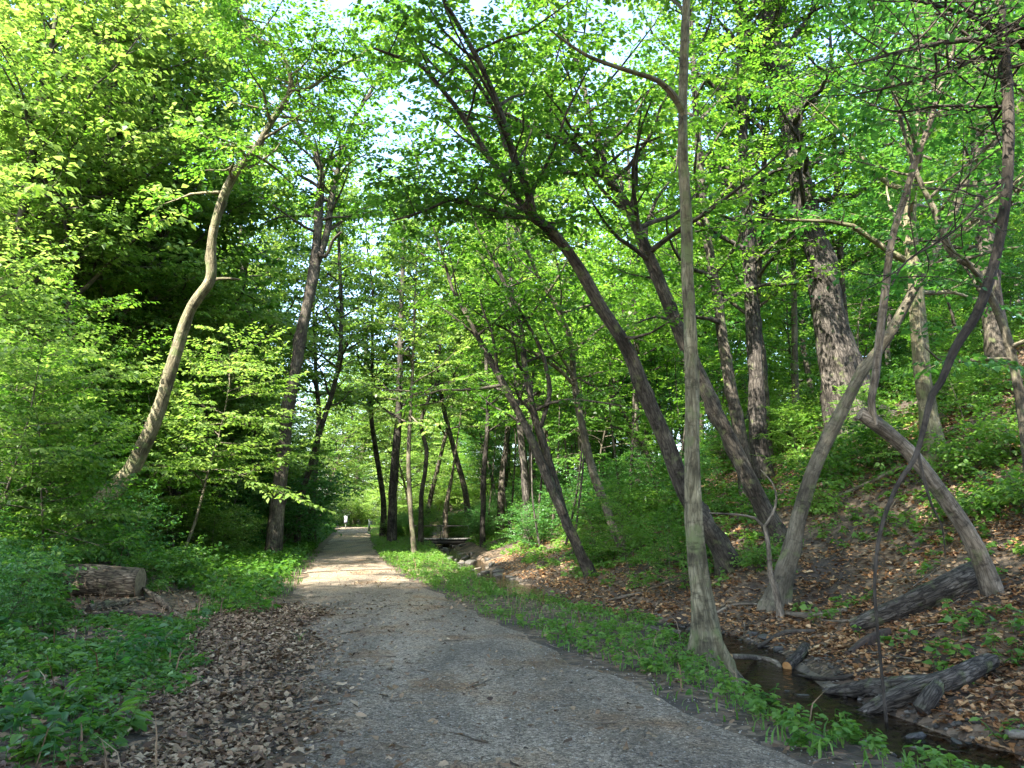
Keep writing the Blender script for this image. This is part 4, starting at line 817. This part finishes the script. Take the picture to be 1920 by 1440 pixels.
x, y = pts(9000, (-12, -1), (4.2, 13)); l = left_of(x, y)
k = vis(x, y) & (l > 1.3) & ~inpoly(x, y, LITL) & ~inpoly(x, y, LOGZ) & (noise2(x, y, 1.1) > .1) & (rng.rand(len(x)) < .22)
herbs('tall_herbs', 'taller dark weeds standing up out of the low herbs on the left', x[k], y[k], .42, 9, .10, LEAFD, True, .26, .5)
x, y = pts(5000, (-10, 5), (4.2, 22)); k = (left_of(x, y) > .6) | ((x > xr(y) + .2) & (right_of(x, y) < -.7)); k &= vis(x, y) & (rng.rand(len(x)) < .12)
blades('weed_stalks', 'dry pale stalks among the weeds on both sides of the path', x[k], y[k], .34, LITTERG)
def pebbles(name, label, cat, x, y, z, s, mat):
    n = len(x); o8 = np.array([[1, 0, 0], [0, 1, 0], [-1, 0, 0], [0, -1, 0], [0, 0, 1], [0, 0, -1], [.62, .62, .5], [-.62, .62, .5], [-.62, -.62, .5], [.62, -.62, .5]])
    f = np.array([[0, 6, 9], [0, 1, 6], [1, 7, 6], [1, 2, 7], [2, 8, 7], [2, 3, 8], [3, 9, 8], [3, 0, 9], [4, 9, 6], [4, 6, 7], [4, 7, 8], [4, 8, 9], [5, 1, 0], [5, 2, 1], [5, 3, 2], [5, 0, 3]])
    a = rng.rand(n) * 6.28; V = o8[None] * (s[:, None, None] * rng.uniform(.6, 1.1, (n, 1, 3)) * np.array([1, 1, .55])) * rng.uniform(.75, 1.2, (n, 10, 1))
    c, q = np.cos(a)[:, None], np.sin(a)[:, None]; V = np.stack([V[..., 0] * c - V[..., 1] * q, V[..., 0] * q + V[..., 1] * c, V[..., 2]], -1) + np.stack([x, y, z], -1)[:, None]
    B = Buf(); B.add(V.reshape(-1, 3), (np.arange(n)[:, None, None] * 10 + f[None]).reshape(-1, 3), None, np.repeat(rng.rand(n), 16))
    return tag(B.obj(name, mat, None, False, ('tint',)), label, cat, kind='stuff')
STONEY = mat_litter('loose_stone', [(.05, .045, .038), (.13, .12, .10), (.21, .195, .165), (.30, .28, .24), (.44, .41, .36)])
x, y = pts(26000, (-6, 4), (4, 15)); k = (x > xl(y) - .1) & (x < xr(y) + .15) & (rng.rand(len(x)) < 1.25 - .08 * y); x, y = x[k], y[k]
pebbles('gravel_stones', 'loose grey stones lying on the gravel path', 'gravel', x, y, np.full(len(x), .022), .005 + .009 * rng.rand(len(x)) ** 3, STONEY)
y = rng.uniform(5, 30, 5200); sd = np.where(rng.rand(5200) < .62, 1, -1); x = xs(y) + sd * (.56 + .22 * rng.randn(5200)) / .95
pebbles('stream_pebbles', 'wet pebbles along the edges of the stream', 'pebbles', x, y, np.maximum(height(x, y), -.33) + .004, .012 + .045 * rng.rand(5200) ** 3, mat_litter('wet_pebble', [(.02, .018, .015), (.05, .043, .034), (.085, .075, .06), (.13, .115, .095), (.20, .18, .15)]))
B = Buf(); rb = np.random.RandomState(3)
for i in range(420):
    if i < 170: y_ = rb.uniform(4.3, 16); x_ = rb.uniform(float(xl(y_)) - .8, float(xr(y_)) + .4)
    else: y_ = rb.uniform(6, 22); x_ = float(xs(y_)) + rb.uniform(.8, 8)
    a_ = rb.rand() * 6.28; L_ = rb.uniform(.08, .4) if i < 170 else rb.uniform(.2, .9); P = wander((x_, y_, H(x_, y_) + .035), (math.cos(a_), math.sin(a_), .02), L_, 4, rb, .16); P[:, 2] = height(P[:, 0], P[:, 1]) + .03 + .012 * rb.rand(5)
    tube(B, P, (.003 + .006 * rb.rand() * (1 if i < 170 else 1.6)) * np.linspace(1, .5, 5), 4, seed=i, cap=False)
tag(B.obj('fallen_twigs', DEAD), 'thin twigs scattered over path and leaf litter', 'twigs', kind='stuff')

# ------------------------------------------------------------------ logs, branches, rocks
def log(name, label, pts3, rads, mat, n=16, rough=.12, seed=1, ends=(None, None), cat='log', group=None):
    S = smooth_path(np.array([[*p, r] for p, r in zip(pts3, rads)]), .08); base = S[0, :3].copy()
    root = thing(name, label, cat, tuple(base), group); B = Buf(); tube(B, S[:, :3] - base, S[:, 3], n, rough, seed, False); B.obj('bark', mat, root)
    for e, m in zip((0, -1), ends):
        if m is None: m = ROTTEN
        d = unit(S[e, :3] - S[1 if e == 0 else -2, :3]); r = S[e, 3]; ref = np.array([0, 0, 1.]) if abs(d[2]) < .9 else np.array([1., 0, 0])
        u = unit(np.cross(d, ref)); w = np.cross(d, u); C = Buf(); th = np.arange(18) / 18 * 6.2832; rings = []
        for q, dz in ((.96, -.006), (.6, .004), (.25, .0)): rings.append(S[e, :3] - base + d * dz + (np.cos(th)[:, None] * u + np.sin(th)[:, None] * w) * r * q)
        V = np.concatenate(rings); F = []
        for a_ in range(2):
            for j in range(18): F.append([a_ * 18 + j, a_ * 18 + (j + 1) % 18, a_ * 18 + 18 + (j + 1) % 18, a_ * 18 + 18 + j])
        C.add(V, F); C.add(rings[2], [list(range(18))]); C.obj('cut_end', m, root)
    return root
def on(u, v, up=0.):
    p = gnd(u, v); p[2] += up; return p
def W_(w, p): return w / 2 * p[1] / FPX
# sawn log on the left
a = on(262, 1118); d = a[1]
la = np.array([a[0], a[1], a[2] + .24]); lb = la + np.array([-1.85, -.12, .04])
log('sawn_log', 'thick weathered sawn log lying in the herbs left of the path', [lb, (la + lb) / 2 + [0, 0, .01], la], [.27, .275, .265], BARKC, 40, .08, 3, (None, CUTW))
for i, (q, rr, lab) in enumerate([([(165, 1150), (215, 1140), (268, 1128)], .075, 'peeled bark slab lying under the sawn log end'), ([(262, 1112), (300, 1135), (345, 1165)], .05, 'split bark strip slanting from the sawn log to the litter'), ([(175, 1162), (240, 1158), (300, 1160)], .06, 'dark rotten slab flat on the ground before the sawn log')]):
    log('bark_slab', lab, [on(u, v, .05 if i != 1 else .12 - .05 * j) for j, (u, v) in enumerate(q)], [rr * .7, rr, rr * .5], BARKC if i != 2 else ROTTEN, 9, .35, 20 + i, cat='bark slab')
# big furrowed log on the bank
q = [on(1600, 1190, .08), on(1680, 1165, .12), on(1760, 1135, .15), on(1850, 1095, .17)]
log('fallen_log', 'largest grey furrowed log lying across the bank below the snapped trunk', q, [.10, .14, .17, .17], BARKL, 26, .12, 5, (None, None))
log('rotten_log', 'black hollow rotten log end under the largest fallen log', [on(1590, 1232, .02), on(1625, 1212, .05), on(1665, 1195, .06)], [.05, .08, .06], ROTTEN, 12, .35, 6)
q = [on(1548, 1312, .05), on(1620, 1310, .09), on(1690, 1306, .1), on(1752, 1302, .09)]
log('fallen_log', 'silvery log lying level at the water edge', q, [.05, .075, .085, .08], BARKL, 18, .16, 7, (CUTO, None))
q = [on(1606, 1352, .03), on(1665, 1336, .08), on(1735, 1312, .1), on(1800, 1290, .1), on(1862, 1262, .1)]
log('fallen_log', 'forked grey log with its tip in the water below the silvery log', q, [.045, .08, .10, .10, .08], BARKL, 18, .16, 8)
log('log_stub', 'short broken stub against the forked grey log', [on(1728, 1352, .06), on(1748, 1328, .1), on(1760, 1310, .1)], [.08, .085, .07], BARKL, 12, .2, 9)
log('stick', 'barkless curved stick spanning the stream with a pale sawn tip', [on(1370, 1250, .1), on(1420, 1252, .12), on(1455, 1258, .1), on(1466, 1268, .05)], [.03, .035, .035, .03], DEAD, 10, .1, 10, (CUT, None), 'stick')
log('log_stub', 'short sawn log with a bright orange cut end by the stream', [on(1476, 1264, .08), on(1500, 1240, .08), on(1510, 1225, .08)], [.065, .07, .06], BARKL, 14, .12, 11, (CUTO, None))
for i, (ps, rr, lab, m) in enumerate([
    ([(1480, 1270), (1560, 1280), (1640, 1262), (1655, 1252)], .028, 'dark bent branch lying along the water edge', TWIG),
    ([(1590, 1150), (1530, 1160), (1470, 1156)], .05, 'grey log piece behind the largest fallen log', DEAD),
    ([(1500, 1130), (1545, 1165), (1620, 1162), (1660, 1150)], .016, 'long thin pale branch curving over the litter', DEAD),
    ([(1420, 1220), (1470, 1192), (1530, 1188)], .04, 'dark mossy log across the litter behind the sawn stub', TWIG),
    ([(1180, 1176), (1225, 1186), (1280, 1192)], .05, 'brown log piece left of the pale trunk foot', DEAD),
    ([(1210, 1172), (1250, 1180), (1300, 1176)], .05, 'grey log piece touching the pale trunk foot', BARKL),
    ([(1080, 1150), (1110, 1162)], .03, 'little stick on the verge by the water gleam', DEAD),
    ([(1765, 1170), (1800, 1150), (1830, 1128)], .015, 'pale stick standing up from the litter', DEAD),
    ([(1140, 1128), (1185, 1120), (1220, 1112)], .03, 'small log on the far bank in leaf litter', DEAD),
    ([(1560, 940), (1640, 905), (1690, 880)], .05, 'dark fallen branch across the upper bank', DEAD),
    ([(1330, 1160), (1380, 1138), (1440, 1140)], .03, 'pale stick behind the slim pale trunk', DEAD)]):
    log('fallen_branch', lab, [on(u, v, rr * .7) for u, v in ps], [rr * .7] + [rr] * (len(ps) - 2) + [rr * .6], m, 9, .18, 30 + i, cat='branch')
# broken dead sapling in front of the smooth grey leaner
ps = gnd(1466, 1160)
big_tree('dead_sapling', 'splintered dead sapling before the smooth grey leaning trunk', [
    stem_px([(1466, 1162, 12), (1455, 1105, 12), (1445, 1075, 10), (1440, 1020, 8), (1432, 985, 7)], ps[1], 0),
    stem_px([(1432, 988, 5), (1415, 972, 5), (1380, 965, 4), (1330, 962, 3)], ps[1], -.2), stem_px([(1432, 988, 5), (1448, 965, 5), (1456, 935, 4), (1448, 905, 3), (1425, 880, 2)], ps[1], .2)],
    DEAD, [], seed=71, n=8, rough=.2, flare=.3)
# brush pile left
rb = np.random.RandomState(9); c = gnd(490, 985); B = Buf()
root = thing('brush_pile', 'heap of bare grey sticks among the shrubs left of the path', 'brush pile', tuple(c))
for i in range(40):
    a_ = rb.rand() * 3.14; L = rb.uniform(.7, 2.2); p = np.array([rb.randn() * .7, rb.randn() * .5, rb.uniform(.05, .6)])
    d_ = np.array([math.cos(a_), math.sin(a_) * .5, rb.randn() * .3]); P = wander(p - unit(d_) * L / 2, d_, L, 5, rb, .08); tube(B, P, .018 * (1 - .6 * np.linspace(0, 1, len(P))), 5, seed=i)
B.obj('sticks', DEAD, root)

def rock_mesh(seed, mat, flatz=.5):
    rb = np.random.RandomState(seed); n, m = 9, 14; V = []; ph = rb.rand(8) * 6.28
    for i in range(n):
        t = math.pi * i / (n - 1)
        for j in range(m):
            a_ = 2 * math.pi * j / m; d = np.array([math.sin(t) * math.cos(a_), math.sin(t) * math.sin(a_), math.cos(t)])
            r = 1 + .16 * math.sin(3 * d[0] + ph[0]) + .14 * math.sin(4 * d[1] + ph[1]) + .12 * math.sin(5 * d[2] + ph[2] + 2 * d[0]) + .08 * math.sin(7 * d[0] + 5 * d[1] + ph[3])
            q = d * r; q = np.clip(q, -.8, .8); V.append(q * [1, .75, flatz])
    i = np.arange(n - 1)[:, None] * m; j = np.arange(m)[None]; j2 = (j + 1) % m
    B = Buf(); B.add(V, np.stack([i + j, i + m + j, i + m + j2, i + j2], -1).reshape(-1, 4)); return B.mesh('stone', mat, False, ())
RM = [rock_mesh(1, ROCK), rock_mesh(2, ROCK, .35), rock_mesh(3, ROCKT, .3), rock_mesh(4, ROCK, .6)]
def rock(x, y, s, k, label, group, sink=.3):
    o = bpy.data.objects.new('stream_stone', RM[k]); COL.objects.link(o); z = max(H(x, y), float(_ws(y)) - .05)
    o.location = (x, y, z + s * .15); o.scale = (s, s * rng.uniform(.7, 1.1), s * rng.uniform(.7, 1.1)); o.rotation_euler = (rng.randn() * .15, rng.randn() * .15, rng.rand() * 6.28)
    return tag(o, label, 'stone', group)
for u, v, s, k, lab in [(1715, 1432, .12, 2, 'flat tan stone awash in the near stream'), (1905, 1385, .13, 2, 'tan stone at the edge of the photo on the far bank'), (1800, 1405, .10, 1, 'narrow pale stone in the shallows'), (1505, 1292, .07, 1, 'grey stone at the water edge below the orange cut stub'), (1520, 1305, .08, 3, 'pale rounded stone left of the silvery log'), (1700, 1375, .09, 2, 'flat stone below the log stub'), (1012, 1105, .10, 2, 'tan sunlit stone on the far leaf bank')]:
    p = gnd(u, v); rock(p[0], p[1], s, k, lab, 'stones along the near stream')
for i in range(130):
    y = rng.uniform(22, 47) if i > 60 else rng.uniform(6., 20); s = rng.uniform(.08, .26) * (1 if y > 22 else .5); x = float(xs(y)) + rng.uniform(-.9, .9) * (1 if y > 22 else .85) * (1 if y > 22 or rng.rand() < .3 else math.copysign(1, rng.randn()))
    rock(x, y, s, rng.randint(4), 'grey stone in the rocky stretch of stream below the footbridge' if y > 22 else 'small wet stone along the near stream edge', 'rocks of the upper stream bed' if y > 22 else 'small stones of the near stream')

# ------------------------------------------------------------------ footbridge, sign, post
def box(B, c, s, rz=0.):
    x, y, z = [q / 2 for q in s]; V = np.array([[-x, -y, -z], [x, -y, -z], [x, y, -z], [-x, y, -z], [-x, -y, z], [x, -y, z], [x, y, z], [-x, y, z]])
    cz, sz = math.cos(rz), math.sin(rz); V = V @ np.array([[cz, sz, 0], [-sz, cz, 0], [0, 0, 1]]) + np.array(c)
    B.add(V, [[0, 3, 2, 1], [4, 5, 6, 7], [0, 1, 5, 4], [1, 2, 6, 5], [2, 3, 7, 6], [3, 0, 4, 7]])
bc = at(828, 1010, 46.0); br = thing('footbridge', 'small flat footbridge with thin rails over the stream', 'bridge', (bc[0], bc[1], bc[2] - .1))
B = Buf()
for i in range(24): box(B, (-1.73 + i * .15, 0, .10), (.14, 1.5, .05))
B.obj('deck', DECKM, br, False, ())
for s in (-.62, .62):
    B = Buf(); box(B, (0, s, -.06), (3.5, .12, .26)); B.obj('beam', STEEL, br, False, ())
    for z in (.84,):
        B = Buf(); box(B, (0, s * 1.15, z), (3.4, .03, .03)); B.obj('rail', STEEL, br, False, ())
    for x in (-1.6, 0, 1.6):
        B = Buf(); box(B, (x, s * 1.15 + (.04 if s > 0 else -.04), .36), (.03, .03, 1.02)); B.obj('rail_post', STEEL, br, False, ())
pS = gnd(648, 992); pS = at(648, 990, 72); zS = H(pS[0], pS[1])
sg = thing('trail_sign', 'small white and blue notice sign left of the far end of the path', 'sign', (pS[0], pS[1], zS))
B = Buf(); box(B, (0, 0, .5), (.08, .05, 1.2)); B.obj('post', POSTM, sg, False, ())
B = Buf(); box(B, (0, -.045, .82), (.30, .03, .66)); pn = B.obj('panel', WHITE, sg, False, ())
B = Buf(); box(B, (0, -.0635, .64), (.26, .004, .24)); B.obj('notice', BLUEP, pn, False, ())
pP = at(692, 990, 66); zP = H(pP[0], pP[1])
po = thing('marker_post', 'short pale grey marker post right of the far end of the path', 'post', (pP[0], pP[1], zP))
B = Buf(); box(B, (0, 0, .45), (.14, .14, 1.0)); B.obj('shaft', POSTM, po, False, ())
B = Buf(); box(B, (0, 0, .97), (.17, .17, .05)); B.obj('cap', WHITE, po, False, ())

# ------------------------------------------------------------------ labels for the repeated plants
LM = [(20, 'the leftmost tall trunk'), (150, 'the slanting trunk'), (340, 'the crooked pale trunk'), (570, 'the forked grey trunk'), (665, "the path's end"), (748, 'the ivy wrapped trunk'),
      (830, 'the footbridge'), (1000, 'the leaning twin stems'), (1180, 'the long leaning trunk'), (1300, 'the slim pale trunk'), (1420, 'the straight trunk pair'), (1560, 'the dark oak trunk'), (1700, 'the snapped trunk'), (1850, 'the hanging grapevine')]
TONE = {LEAF: 'mid green', LEAFY: 'yellow green', LEAFD: 'deep green', HERB: 'fresh green'}
ORD = ['', 'second ', 'third ', 'fourth ', 'fifth ', 'sixth ', 'seventh ', 'eighth ', 'ninth ', 'tenth ', 'eleventh ', 'twelfth ', 'thirteenth ', 'fourteenth ', 'fifteenth ']
keys = {}
for o, kind, desc, sc in PLACED:
    p = o.location; leafm = [c for c in o.children if c.name.split('.')[0] in ('crown', 'foliage')][0].data.materials[0]
    if desc == 'near': o['label'] = 'tall tree standing beside or behind the viewer'; continue
    u = proj((p.x, p.y, p.z + 2.))[0]; lu, ln = min(LM, key=lambda q: abs(q[0] - u))
    rel = 'behind' if abs(lu - u) < 22 and p.y > 24 else ('left of' if u < lu else 'right of')
    dist = p.y if p.y > 78 else min(abs(p.x - float(xl(p.y))), abs(p.x - float(xr(p.y))))
    keys.setdefault((TONE[leafm], kind, rel, ln, p.y > 34 + 30 * (kind == 'shrub')), []).append((dist, o))
for (tone, kind, rel, ln, far), L_ in keys.items():
    for i, (d_, o) in enumerate(sorted(L_, key=lambda q: q[0])):
        o['label'] = f"{ORD[min(i, 14)]}{tone} {'far ' if far else ''}{kind} from the path, {rel} {ln}"
for pr in TALL + UNDER + SHRUB + SAP + POLE:
    if pr.name not in USED:
        for ch in list(pr.children): bpy.data.objects.remove(ch)
        bpy.data.objects.remove(pr)
